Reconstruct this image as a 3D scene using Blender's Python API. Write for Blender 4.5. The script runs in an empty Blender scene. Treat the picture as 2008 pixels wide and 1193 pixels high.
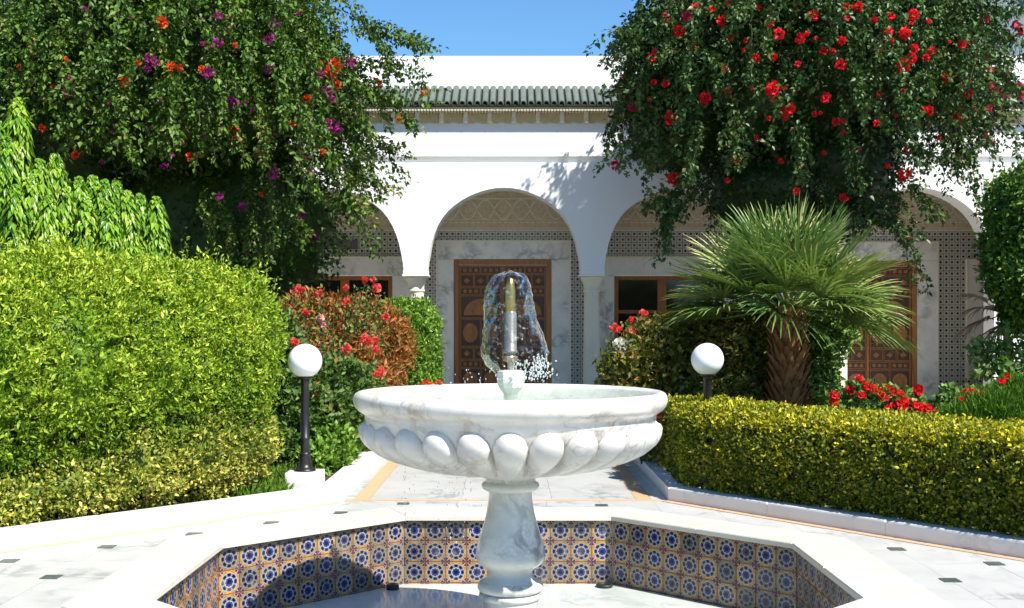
import bpy, bmesh, math, random
import numpy as np
from mathutils import Vector, Matrix

# ---------------------------------------------------------------- camera, sky, sun, exposure
SC = bpy.context.scene
COL = SC.collection
PI = math.pi
rng = np.random.default_rng(11)
random.seed(5)

CAM_H, F_PX, CX, HY = 1.5, 2280.0, 1004.0, 640.0
cam_d = bpy.data.cameras.new('camera')
cam = bpy.data.objects.new('camera', cam_d)
COL.objects.link(cam)
cam.location = (0, 0, CAM_H)
cam.rotation_euler = (PI / 2, 0, 0)
cam_d.sensor_width = 36.0
cam_d.lens = 36.0 * F_PX / 2008.0
cam_d.shift_y = (HY - 596.5) / 2008.0
cam_d.clip_end = 2000
SC.camera = cam

SUN_AZ, SUN_EL = math.radians(45.5), math.radians(51)        # azimuth from "behind the camera" towards the right
SDIR = Vector((math.sin(SUN_AZ) * math.cos(SUN_EL), -math.cos(SUN_AZ) * math.cos(SUN_EL), math.sin(SUN_EL)))
sun_d = bpy.data.lights.new('sun', 'SUN')
sun_d.energy = 5.0
sun_d.angle = math.radians(0.53)
sun_d.color = (1.0, 0.955, 0.88)
sun = bpy.data.objects.new('sun', sun_d)
COL.objects.link(sun)
sun.rotation_euler = (-SDIR).to_track_quat('-Z', 'Y').to_euler()
sun.location = (20, -20, 30)

world = bpy.data.worlds.new('World')
SC.world = world
world.use_nodes = True
wnt = world.node_tree
sky = wnt.nodes.new('ShaderNodeTexSky')
sky.sky_type = 'NISHITA'
sky.sun_disc = False
sky.sun_elevation = SUN_EL
sky.sun_rotation = math.atan2(SDIR.x, SDIR.y)
sky.air_density = 1.15
sky.dust_density = 0.15
sky.ozone_density = 2.6
bg = next(n for n in wnt.nodes if n.type == 'BACKGROUND')
bg.inputs['Strength'].default_value = 0.080
grade = wnt.nodes.new('ShaderNodeMix')           # the photograph's saturated blue, the same all over the sky
grade.data_type, grade.blend_type = 'RGBA', 'MULTIPLY'
grade.inputs[0].default_value = 1.0
grade.inputs[7].default_value = (0.60, 0.90, 1.14, 1)
wnt.links.new(sky.outputs['Color'], grade.inputs[6])
wnt.links.new(grade.outputs[2], bg.inputs['Color'])

SC.view_settings.view_transform = 'Standard'
SC.view_settings.look = 'None'
SC.view_settings.gamma = 1.0
SC.view_settings.exposure = 0.95
SC.view_settings.use_curve_mapping = False
SC.cycles.max_bounces = 8
SC.cycles.diffuse_bounces = 4
SC.cycles.transparent_max_bounces = 16


def px(u, v, Y):
    """point of the place at depth Y, found from a pixel of the photograph"""
    return Vector(((u - CX) / F_PX * Y, Y, CAM_H - (v - HY) / F_PX * Y))


# ---------------------------------------------------------------- node helpers
class NT:
    def __init__(s, name):
        s.m = bpy.data.materials.new(name)
        s.m.use_nodes = True
        s.t = s.m.node_tree
        s.t.nodes.clear()
        s.out = s.t.nodes.new('ShaderNodeOutputMaterial')

    def n(s, typ, **kw):
        nd = s.t.nodes.new(typ)
        for k, v in kw.items():
            setattr(nd, k, v)
        return nd

    def set(s, sock, v):
        if v is None:
            return
        if isinstance(v, bpy.types.NodeSocket):
            s.t.links.new(v, sock)
        elif isinstance(v, (tuple, list)):
            sock.default_value = tuple(v) + (1,) if (len(v) == 3 and sock.type == 'RGBA') else tuple(v)
        else:
            sock.default_value = v

    def math(s, op, a, b=None, c=None):
        nd = s.n('ShaderNodeMath', operation=op)
        s.set(nd.inputs[0], a)
        s.set(nd.inputs[1], b)
        s.set(nd.inputs[2], c)
        return nd.outputs[0]

    def lt(s, a, b): return s.math('LESS_THAN', a, b)
    def gt(s, a, b): return s.math('GREATER_THAN', a, b)
    def mul(s, a, b): return s.math('MULTIPLY', a, b)
    def add(s, a, b): return s.math('ADD', a, b)
    def sub(s, a, b): return s.math('SUBTRACT', a, b)

    def step(s, x, a, b):
        nd = s.n('ShaderNodeMapRange', interpolation_type='SMOOTHSTEP')
        s.set(nd.inputs[0], x)
        nd.inputs[1].default_value, nd.inputs[2].default_value = a, b
        return nd.outputs[0]

    def mix(s, f, a, b, mode='MIX'):
        nd = s.n('ShaderNodeMix', data_type='RGBA', blend_type=mode)
        s.set(nd.inputs[0], f)
        s.set(nd.inputs[6], a)
        s.set(nd.inputs[7], b)
        return nd.outputs[2]

    def noise(s, vec, scale, detail=3, rough=0.55, dist=0.0):
        nd = s.n('ShaderNodeTexNoise')
        s.set(nd.inputs['Vector'], vec)
        nd.inputs['Scale'].default_value = scale
        nd.inputs['Detail'].default_value = detail
        nd.inputs['Roughness'].default_value = rough
        nd.inputs['Distortion'].default_value = dist
        return nd.outputs['Fac']

    def ramp(s, f, stops, interp='LINEAR'):
        nd = s.n('ShaderNodeValToRGB')
        cr = nd.color_ramp
        cr.interpolation = interp
        while len(cr.elements) < len(stops):
            cr.elements.new(0.5)
        for e, (p, c) in zip(cr.elements, stops):
            e.position = p
            e.color = tuple(c) + (1,)
        s.set(nd.inputs[0], f)
        return nd.outputs[0]

    def coord(s):
        """object space, shifted by a random amount for each object"""
        tc = s.n('ShaderNodeTexCoord')
        oi = s.n('ShaderNodeObjectInfo')
        k = s.mul(oi.outputs['Random'], 37.0)
        cmb = s.n('ShaderNodeCombineXYZ')
        s.set(cmb.inputs[0], k); s.set(cmb.inputs[1], s.mul(k, 1.7)); s.set(cmb.inputs[2], s.mul(k, 0.6))
        va = s.n('ShaderNodeVectorMath', operation='ADD')
        s.set(va.inputs[0], tc.outputs['Object']); s.set(va.inputs[1], cmb.outputs[0])
        s.rand = oi.outputs['Random']
        return va.outputs[0]

    def bump(s, h, strength=0.3, dist=0.01):
        nd = s.n('ShaderNodeBump')
        nd.inputs['Strength'].default_value = strength
        nd.inputs['Distance'].default_value = dist
        s.set(nd.inputs['Height'], h)
        return nd.outputs[0]

    def bsdf(s, col, rough=0.5, normal=None, metal=0.0, spec=0.5, coat=0.0):
        p = s.n('ShaderNodeBsdfPrincipled')
        s.set(p.inputs['Base Color'], col)
        s.set(p.inputs['Roughness'], rough)
        s.set(p.inputs['Metallic'], metal)
        s.set(p.inputs['Specular IOR Level'], spec)
        s.set(p.inputs['Coat Weight'], coat)
        s.set(p.inputs['Normal'], normal)
        s.t.links.new(p.outputs[0], s.out.inputs[0])
        return p


M = {}


def marble(name, base, vein, stain, rough=0.3, scale=1.0, vein_amt=0.8, stain_amt=0.4, vs=0.02, sr=(0.52, 0.75)):
    t = NT(name)
    v = t.coord()
    warp = t.noise(v, 1.6 * scale, 5, 0.6)
    vw = t.n('ShaderNodeVectorMath', operation='MULTIPLY_ADD')
    nz = t.n('ShaderNodeTexNoise'); t.set(nz.inputs['Vector'], v); nz.inputs['Scale'].default_value = 2.2 * scale; nz.inputs['Detail'].default_value = 5
    t.set(vw.inputs[0], nz.outputs['Color']); t.set(vw.inputs[1], (0.6 / scale,) * 3); t.set(vw.inputs[2], v)
    n1 = t.noise(vw.outputs[0], 2.4 * scale, 4, 0.5)
    r1 = t.math('ABSOLUTE', t.sub(n1, 0.5))
    vm = t.sub(1.0, t.step(r1, 0.0, vs * 2))
    n2 = t.noise(vw.outputs[0], 6.5 * scale, 3, 0.5)
    vm2 = t.mul(t.sub(1.0, t.step(t.math('ABSOLUTE', t.sub(n2, 0.5)), 0.0, vs)), 0.5)
    brk = t.step(t.noise(v, 1.1 * scale, 2), 0.45, 0.68)
    vv = t.mul(t.math('MAXIMUM', vm, vm2), t.mul(brk, vein_amt))
    cloud = t.step(warp, 0.42, 0.75)
    c = t.mix(t.mul(cloud, 0.30), base, vein)
    c = t.mix(vv, c, vein)
    st = t.step(t.noise(v, 3.1 * scale, 6, 0.7), *sr)
    c = t.mix(t.mul(st, stain_amt), c, stain)
    c = t.mix(t.mul(t.rand, 0.08), c, vein)
    fine = t.noise(v, 60 * scale, 2)
    t.bsdf(c, rough, t.bump(fine, 0.08, 0.004))
    M[name] = t.m
    return t.m


marble('marble_fountain', (0.68, 0.655, 0.60), (0.34, 0.32, 0.29), (0.36, 0.22, 0.085), 0.28, 2.4, 0.8, 0.62, 0.022, (0.50, 0.72))
marble('marble_lobe', (0.62, 0.60, 0.56), (0.33, 0.31, 0.29), (0.42, 0.29, 0.14), 0.28, 2.4, 0.8, 0.45, 0.03, (0.52, 0.75))
marble('marble_pedestal', (0.66, 0.645, 0.595), (0.25, 0.25, 0.25), (0.50, 0.41, 0.28), 0.25, 2.0, 1.0, 0.35, 0.04)
marble('marble_paving', (0.49, 0.485, 0.465), (0.25, 0.265, 0.26), (0.40, 0.335, 0.24), 0.32, 1.5, 0.85, 0.3, 0.04)
marble('marble_kerb', (0.66, 0.65, 0.63), (0.46, 0.46, 0.46), (0.56, 0.47, 0.37), 0.4, 1.2, 0.5, 0.2)
marble('marble_coping', (0.61, 0.565, 0.49), (0.50, 0.42, 0.31), (0.50, 0.385, 0.245), 0.35, 1.3, 0.35, 0.4)
marble('marble_grey', (0.78, 0.735, 0.665), (0.27, 0.265, 0.25), (0.50, 0.46, 0.38), 0.28, 1.7, 0.9, 0.3, 0.05)
marble('marble_floor_wet', (0.56, 0.59, 0.55), (0.26, 0.31, 0.30), (0.50, 0.45, 0.34), 0.10, 1.1, 0.8, 0.35, 0.05)
marble('peach_stone', (0.60, 0.37, 0.215), (0.52, 0.29, 0.15), (0.62, 0.46, 0.32), 0.4, 2.0, 0.3, 0.3)
marble('dark_inlay', (0.055, 0.075, 0.065), (0.12, 0.15, 0.13), (0.09, 0.09, 0.08), 0.35, 4.0, 0.5, 0.3)
marble('cream_stone', (0.76, 0.68, 0.52), (0.55, 0.48, 0.36), (0.60, 0.49, 0.33), 0.5, 2.0, 0.3, 0.3)


def plain(name, col, rough=0.6, var=0.10, scale=6, bump=0.15, bscale=90, spec=0.4, metal=0.0, dirt=None, dirt_amt=0.0, objvar=0.0, coat=0.0):
    t = NT(name)
    v = t.coord()
    n = t.noise(v, scale, 4)
    dark = tuple(c * (1 - var * 2) for c in col)
    c = t.mix(t.step(n, 0.3, 0.75), col, dark)
    if dirt:
        c = t.mix(t.mul(t.step(t.noise(v, scale * 2.3, 6, 0.7), 0.5, 0.72), dirt_amt), c, dirt)
    if objvar:
        c = t.mix(t.mul(t.rand, objvar), c, tuple(x * 0.35 for x in col))
    t.bsdf(c, rough, t.bump(t.noise(v, bscale, 3), bump, 0.004), metal, spec, coat)
    M[name] = t.m
    return t.m


plain('white_plaster', (0.82, 0.82, 0.81), 0.75, 0.02, 1.2, 0.2, 70, 0.25, dirt=(0.66, 0.64, 0.60), dirt_amt=0.10)
plain('beige_stucco', (0.62, 0.51, 0.34), 0.8, 0.12, 18, 0.8, 55, 0.2, dirt=(0.48, 0.36, 0.20), dirt_amt=0.4)
plain('pale_stucco', (0.74, 0.69, 0.58), 0.8, 0.06, 10, 0.3, 60, 0.2)
plain('yellow_stone', (0.60, 0.475, 0.255), 0.7, 0.10, 8, 0.4, 60, 0.25, dirt=(0.45, 0.35, 0.19), dirt_amt=0.4)
plain('cream_trim', (0.74, 0.66, 0.48), 0.65, 0.06, 8, 0.3, 60, 0.25)
plain('black_iron', (0.012, 0.012, 0.013), 0.38, 0.2, 12, 0.25, 70, 0.5)
plain('opal_glass', (0.83, 0.84, 0.85), 0.22, 0.01, 2, 0.0, 10, 0.5)
plain('green_glaze', (0.062, 0.098, 0.074), 0.30, 0.22, 9, 0.3, 40, 0.5, dirt=(0.24, 0.22, 0.16), dirt_amt=0.35, objvar=0.4)
plain('wood_board', (0.20, 0.095, 0.035), 0.5, 0.15, 9, 0.3, 60)
plain('tile_bed', (0.05, 0.04, 0.03), 0.9, 0.2, 9, 0.4, 40, 0.1)
plain('soil', (0.085, 0.055, 0.035), 0.95, 0.25, 5, 1.0, 30, 0.1)
plain('gravel_ground', (0.44, 0.395, 0.32), 0.95, 0.2, 0.8, 0.6, 20, 0.1)
plain('grout', (0.52, 0.50, 0.47), 0.9, 0.1, 6, 0.5, 60, 0.2)
plain('bark', (0.085, 0.062, 0.042), 0.9, 0.3, 9, 1.0, 26, 0.15)
plain('twig', (0.085, 0.07, 0.04), 0.9, 0.2, 9, 0.4, 40, 0.15)
plain('terracotta', (0.46, 0.20, 0.09), 0.8, 0.15, 9, 0.4, 60, 0.2)
plain('brass', (0.72, 0.46, 0.16), 0.28, 0.15, 14, 0.2, 60, 0.5, 1.0)
plain('steel', (0.34, 0.335, 0.32), 0.35, 0.2, 24, 0.3, 60, 0.5, 0.5)
plain('rubber', (0.018, 0.022, 0.02), 0.5, 0.1, 10, 0.2, 60)
plain('plaque_metal', (0.10, 0.105, 0.085), 0.5, 0.1, 10, 0.3, 60)


def wood(name, a, b, rough=0.45):
    t = NT(name)
    v = t.coord()
    mp = t.n('ShaderNodeMapping'); mp.inputs['Scale'].default_value = (14, 14, 1.3)
    t.set(mp.inputs[0], v)
    n = t.noise(mp.outputs[0], 2.2, 5, 0.6, 0.4)
    c = t.mix(t.step(n, 0.3, 0.7), a, b)
    c = t.mix(t.mul(t.rand, 0.25), c, tuple(x * 0.5 for x in a))
    t.bsdf(c, rough, t.bump(n, 0.25, 0.003))
    M[name] = t.m


wood('door_wood', (0.44, 0.165, 0.030), (0.27, 0.095, 0.017))
wood('carved_wood', (0.10, 0.033, 0.008), (0.05, 0.017, 0.005))
wood('window_wood', (0.40, 0.13, 0.022), (0.24, 0.075, 0.013))

t = NT('window_glass')
v = t.coord()
t.bsdf((0.012, 0.012, 0.012), 0.06, t.bump(t.noise(v, 2.5, 2), 0.05, 0.01), 0, 0.5)
M['window_glass'] = t.m


def tile_star(name):
    t = NT(name)
    uvn = t.n('ShaderNodeUVMap')
    sep = t.n('ShaderNodeSeparateXYZ')
    t.set(sep.inputs[0], uvn.outputs[0])
    ob = t.coord()
    rnd = t.rand
    x = t.sub(t.math('FRACT', sep.outputs[0]), 0.5)
    y = t.sub(t.math('FRACT', sep.outputs[1]), 0.5)
    r = t.math('SQRT', t.add(t.mul(x, x), t.mul(y, y)))
    a = t.math('ARCTAN2', y, x)
    ax, ay = t.math('ABSOLUTE', x), t.math('ABSOLUTE', y)
    cx, cy = t.sub(0.5, ax), t.sub(0.5, ay)
    dc = t.math('SQRT', t.add(t.mul(cx, cx), t.mul(cy, cy)))       # from the corner
    mn = t.math('MINIMUM', cx, cy)                                 # from the edge
    mx = t.math('MAXIMUM', cx, cy)
    cos8 = t.math('COSINE', t.mul(a, 8.0))
    ORANGE, CREAM, NAVY = (0.50, 0.25, 0.075), (0.50, 0.42, 0.29), (0.008, 0.010, 0.045)
    BLUE, PALE, PURPLE, RUST = (0.045, 0.06, 0.21), (0.22, 0.25, 0.35), (0.06, 0.035, 0.13), (0.30, 0.09, 0.04)
    TAN = (0.36, 0.23, 0.11)
    am = t.math('MAXIMUM', ax, ay); an = t.math('MINIMUM', ax, ay)
    ed = t.add(t.sub(0.5, am), an)                                 # diamonds on the middle of each side
    ca = t.math('COSINE', t.mul(t.math('ARCTAN2', cy, cx), 4.0))
    c = TAN
    c = t.mix(t.lt(ed, 0.15), c, CREAM)
    c = t.mix(t.lt(ed, 0.125), c, ORANGE)
    c = t.mix(t.lt(dc, 0.245), c, CREAM)
    c = t.mix(t.lt(dc, 0.225), c, RUST)
    c = t.mix(t.mul(t.lt(dc, 0.21), t.gt(ca, -0.6)), c, PURPLE)
    c = t.mix(t.mul(t.lt(t.math('ABSOLUTE', t.sub(cx, cy)), 0.022), t.mul(t.lt(dc, 0.25), t.gt(dc, 0.06))), c, CREAM)
    c = t.mix(t.lt(dc, 0.075), c, NAVY)
    c = t.mix(t.lt(dc, 0.032), c, CREAM)
    R = t.add(0.418, t.mul(cos8, 0.016))
    c = t.mix(t.lt(r, R), c, CREAM)                                # scalloped rim
    c = t.mix(t.lt(r, t.sub(R, 0.03)), c, PALE)
    pet = t.mul(t.mul(t.gt(cos8, -0.55), t.gt(r, 0.245)), t.lt(r, 0.375))
    c = t.mix(pet, c, NAVY)
    c = t.mix(t.lt(r, 0.228), c, CREAM)
    c = t.mix(t.lt(r, t.add(0.188, t.mul(cos8, 0.014))), c, BLUE)
    c = t.mix(t.lt(r, 0.10), c, NAVY)
    # glaze differs from tile to tile
    hs = t.n('ShaderNodeHueSaturation')
    t.set(hs.inputs['Value'], t.add(0.42, t.mul(rnd, 0.48)))
    t.set(hs.inputs['Saturation'], t.add(0.85, t.mul(rnd, 0.35)))
    t.set(hs.inputs['Color'], c)
    c2 = t.mix(t.mul(t.step(t.noise(ob, 9, 5, 0.7), 0.52, 0.75), 0.35), hs.outputs[0], (0.45, 0.38, 0.28))
    t.bsdf(c2, 0.22, t.bump(t.noise(ob, 22, 2), 0.12, 0.004), 0, 0.5)
    M[name] = t.m


tile_star('star_tile')


def tile_dot(name):
    t = NT(name)
    uvn = t.n('ShaderNodeUVMap')
    sep = t.n('ShaderNodeSeparateXYZ')
    t.set(sep.inputs[0], uvn.outputs[0])
    fx, fy = t.math('FRACT', sep.outputs[0]), t.math('FRACT', sep.outputs[1])
    ax = t.math('ABSOLUTE', t.sub(fx, 0.5)); ay = t.math('ABSOLUTE', t.sub(fy, 0.5))
    m = t.math('MAXIMUM', ax, ay)
    sm = t.add(ax, ay)
    c = (0.68, 0.63, 0.52)
    c = t.mix(t.lt(t.math('ABSOLUTE', t.sub(sm, 0.52)), 0.05), c, (0.20, 0.21, 0.20))
    c = t.mix(t.gt(sm, 0.80), c, (0.10, 0.11, 0.12))
    c = t.mix(t.lt(t.math('MAXIMUM', m, t.mul(sm, 0.72)), 0.235), c, (0.028, 0.022, 0.018))
    t.bsdf(c, 0.25)
    M[name] = t.m


tile_dot('dot_tile')


GAIN = {'leaf_bright': 1.55, 'leaf_variegated': 1.35, 'leaf_golden': 1.5, 'leaf_spurge': 1.45, 'leaf_copper': 1.3, 'leaf_rose': 1.4, 'leaf_olive': 1.3, 'leaf_clipped': 1.25,
        'leaf_palm': 1.7, 'leaf_feathery': 1.3, 'leaf_tree': 1.6, 'leaf_bougainvillea_left': 1.0, 'leaf_geranium': 1.3, 'grass_blade': 1.4}


def leafmat(name, stops, rough=0.48, trans=0.28, spec=0.28):
    stops = [(a, tuple(min(0.85, c * GAIN.get(name, 1.0)) for c in b)) for a, b in stops]
    t = NT(name)
    at = t.n('ShaderNodeAttribute', attribute_name='tint')
    c = t.ramp(at.outputs['Fac'], stops)
    p = t.n('ShaderNodeBsdfPrincipled')
    t.set(p.inputs['Base Color'], c)
    p.inputs['Roughness'].default_value = rough
    p.inputs['Specular IOR Level'].default_value = spec
    tr = t.n('ShaderNodeBsdfTranslucent')
    t.set(tr.inputs[0], t.mix(0.6, c, (1.0, 0.95, 0.35), 'MULTIPLY'))
    ms = t.n('ShaderNodeMixShader')
    ms.inputs[0].default_value = trans
    t.t.links.new(p.outputs[0], ms.inputs[1]); t.t.links.new(tr.outputs[0], ms.inputs[2])
    t.t.links.new(ms.outputs[0], t.out.inputs[0])
    M[name] = t.m


leafmat('leaf_bougainvillea_left', [(0, (0.020, 0.050, 0.007)), (0.5, (0.055, 0.118, 0.013)), (0.9, (0.115, 0.200, 0.024)), (1, (0.17, 0.15, 0.035))], 0.48, 0.14)
leafmat('leaf_bougainvillea_right', [(0, (0.013, 0.036, 0.009)), (0.5, (0.036, 0.082, 0.017)), (0.9, (0.085, 0.150, 0.034)), (1, (0.14, 0.13, 0.045))], 0.42, 0.14)
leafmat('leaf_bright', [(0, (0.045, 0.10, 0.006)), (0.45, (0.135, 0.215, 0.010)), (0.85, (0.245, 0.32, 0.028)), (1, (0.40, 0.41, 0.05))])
leafmat('leaf_variegated', [(0, (0.06, 0.105, 0.010)), (0.4, (0.17, 0.21, 0.022)), (0.75, (0.40, 0.37, 0.07)), (1, (0.55, 0.48, 0.15))])
leafmat('leaf_golden', [(0, (0.035, 0.058, 0.006)), (0.4, (0.115, 0.140, 0.008)), (0.8, (0.32, 0.29, 0.014)), (1, (0.50, 0.43, 0.03))])
leafmat('leaf_spurge', [(0, (0.035, 0.10, 0.008)), (0.5, (0.095, 0.20, 0.013)), (0.88, (0.19, 0.30, 0.026)), (0.95, (0.22, 0.16, 0.02)), (1, (0.38, 0.10, 0.025))], 0.32)
leafmat('leaf_copper', [(0, (0.055, 0.075, 0.014)), (0.3, (0.09, 0.11, 0.018)), (0.5, (0.20, 0.075, 0.020)), (0.8, (0.31, 0.105, 0.028)), (1, (0.24, 0.14, 0.03))])
leafmat('leaf_rose', [(0, (0.030, 0.065, 0.013)), (0.5, (0.065, 0.12, 0.022)), (0.9, (0.13, 0.19, 0.035)), (1, (0.28, 0.10, 0.035))])
leafmat('leaf_olive', [(0, (0.04, 0.055, 0.010)), (0.5, (0.10, 0.115, 0.018)), (0.85, (0.21, 0.17, 0.03)), (1, (0.30, 0.13, 0.035))])
leafmat('leaf_clipped', [(0, (0.055, 0.125, 0.012)), (0.5, (0.11, 0.215, 0.022)), (0.9, (0.22, 0.34, 0.045)), (1, (0.30, 0.39, 0.08))])
leafmat('leaf_palm', [(0, (0.026, 0.060, 0.014)), (0.5, (0.075, 0.130, 0.030)), (0.85, (0.15, 0.205, 0.055)), (1, (0.29, 0.28, 0.12))], 0.33, 0.2)
leafmat('leaf_dry', [(0, (0.16, 0.10, 0.045)), (1, (0.34, 0.25, 0.13))], 0.6, 0.15)
leafmat('leaf_feathery', [(0, (0.035, 0.10, 0.010)), (0.6, (0.085, 0.19, 0.018)), (1, (0.17, 0.28, 0.035))])
leafmat('leaf_tree', [(0, (0.020, 0.05, 0.008)), (0.5, (0.05, 0.11, 0.014)), (0.9, (0.115, 0.20, 0.022)), (1, (0.20, 0.24, 0.04))])
leafmat('leaf_geranium', [(0, (0.05, 0.10, 0.02)), (0.6, (0.11, 0.20, 0.04)), (1, (0.20, 0.28, 0.08))])
leafmat('grass_blade', [(0, (0.05, 0.12, 0.010)), (0.6, (0.11, 0.22, 0.016)), (1, (0.19, 0.27, 0.035))])
leafmat('petal_red', [(0, (0.62, 0.010, 0.016)), (0.7, (0.80, 0.018, 0.026)), (1, (0.84, 0.05, 0.07))], 0.5, 0.3, 0.2)
leafmat('petal_orange', [(0, (0.58, 0.045, 0.015)), (1, (0.82, 0.12, 0.03))], 0.5, 0.3, 0.2)
leafmat('petal_magenta', [(0, (0.20, 0.010, 0.115)), (1, (0.38, 0.030, 0.23))], 0.5, 0.3, 0.2)
leafmat('petal_crimson', [(0, (0.50, 0.012, 0.065)), (1, (0.68, 0.030, 0.13))], 0.5, 0.3, 0.2)
leafmat('petal_coral', [(0, (0.62, 0.045, 0.045)), (1, (0.80, 0.13, 0.11))], 0.5, 0.3, 0.2)
leafmat('petal_pink', [(0, (0.72, 0.32, 0.30)), (1, (0.82, 0.55, 0.50))], 0.5, 0.3, 0.2)
leafmat('petal_white', [(0, (0.70, 0.70, 0.66)), (1, (0.82, 0.82, 0.78))], 0.5, 0.3, 0.2)

# thin sheets of water: see-through, mirror-like where the view glances off them
def water_mat(name, tint, bscale, bstr, ior=1.33, white=0.0):
    t = NT(name)
    tc = t.n('ShaderNodeTexCoord')
    h = t.noise(tc.outputs['Object'], bscale, 3, 0.6)
    nrm = t.bump(h, bstr, 0.02)
    fr = t.n('ShaderNodeFresnel'); fr.inputs[0].default_value = ior
    t.set(fr.inputs['Normal'], nrm)
    tp = t.n('ShaderNodeBsdfTransparent'); t.set(tp.inputs[0], tint)
    gl = t.n('ShaderNodeBsdfGlossy'); t.set(gl.inputs[0], (0.95, 0.93, 0.88) if white else (1, 1, 1)); gl.inputs['Roughness'].default_value = 0.03
    t.set(gl.inputs['Normal'], nrm)
    ms = t.n('ShaderNodeMixShader')
    t.set(ms.inputs[0], t.mul(fr.outputs[0], 0.32 if white else 1.0))
    t.t.links.new(tp.outputs[0], ms.inputs[1]); t.t.links.new(gl.outputs[0], ms.inputs[2])
    last = ms.outputs[0]
    if white:
        lw = t.n('ShaderNodeLayerWeight'); lw.inputs[0].default_value = 0.5
        t.set(lw.inputs['Normal'], nrm)
        df0 = t.n('ShaderNodeBsdfDiffuse'); t.set(df0.inputs[0], (0.62, 0.60, 0.56))  # pale edge colour painted where the film would reflect its surroundings
        m0 = t.n('ShaderNodeMixShader')
        t.set(m0.inputs[0], t.mul(t.step(lw.outputs['Facing'], 0.72, 0.97), 0.55))
        t.t.links.new(last, m0.inputs[1]); t.t.links.new(df0.outputs[0], m0.inputs[2])
        last = m0.outputs[0]
        df = t.n('ShaderNodeBsdfDiffuse'); t.set(df.inputs[0], (0.85, 0.87, 0.9))
        m2 = t.n('ShaderNodeMixShader')
        t.set(m2.inputs[0], t.mul(t.step(t.noise(tc.outputs['Object'], bscale * 1.3, 4, 0.7), 0.54, 0.72), white))
        t.t.links.new(last, m2.inputs[1]); t.t.links.new(df.outputs[0], m2.inputs[2])
        last = m2.outputs[0]
    t.t.links.new(last, t.out.inputs[0])
    M[name] = t.m


water_mat('pool_water', (0.66, 0.80, 0.76), 26, 0.5)
water_mat('bell_water', (0.90, 0.90, 0.88), 24, 0.35, 1.33, 0.22)
t = NT('water_drop')
p = t.bsdf((0.92, 0.95, 0.97), 0.04, None, 0, 0.5)
p.inputs['IOR'].default_value = 1.33
p.inputs['Transmission Weight'].default_value = 0.6
M['water_drop'] = t.m


# ---------------------------------------------------------------- object helpers
def tag(o, label=None, cat=None, group=None, kind=None):
    if label: o['label'] = label
    if cat: o['category'] = cat
    if group: o['group'] = group
    if kind: o['kind'] = kind
    return o


def thing(name, label, cat, loc=(0, 0, 0), group=None, rz=0.0):
    o = bpy.data.objects.new(name, None)
    COL.objects.link(o)
    o.location = loc
    o.rotation_euler = (0, 0, rz)
    o.empty_display_size = 0.2
    return tag(o, label, cat, group)


def add(name, data, parent=None, loc=(0, 0, 0), rz=0.0):
    o = bpy.data.objects.new(name, data)
    COL.objects.link(o)
    o.location = loc
    o.rotation_euler = (0, 0, rz)
    if parent: o.parent = parent
    return o


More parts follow.
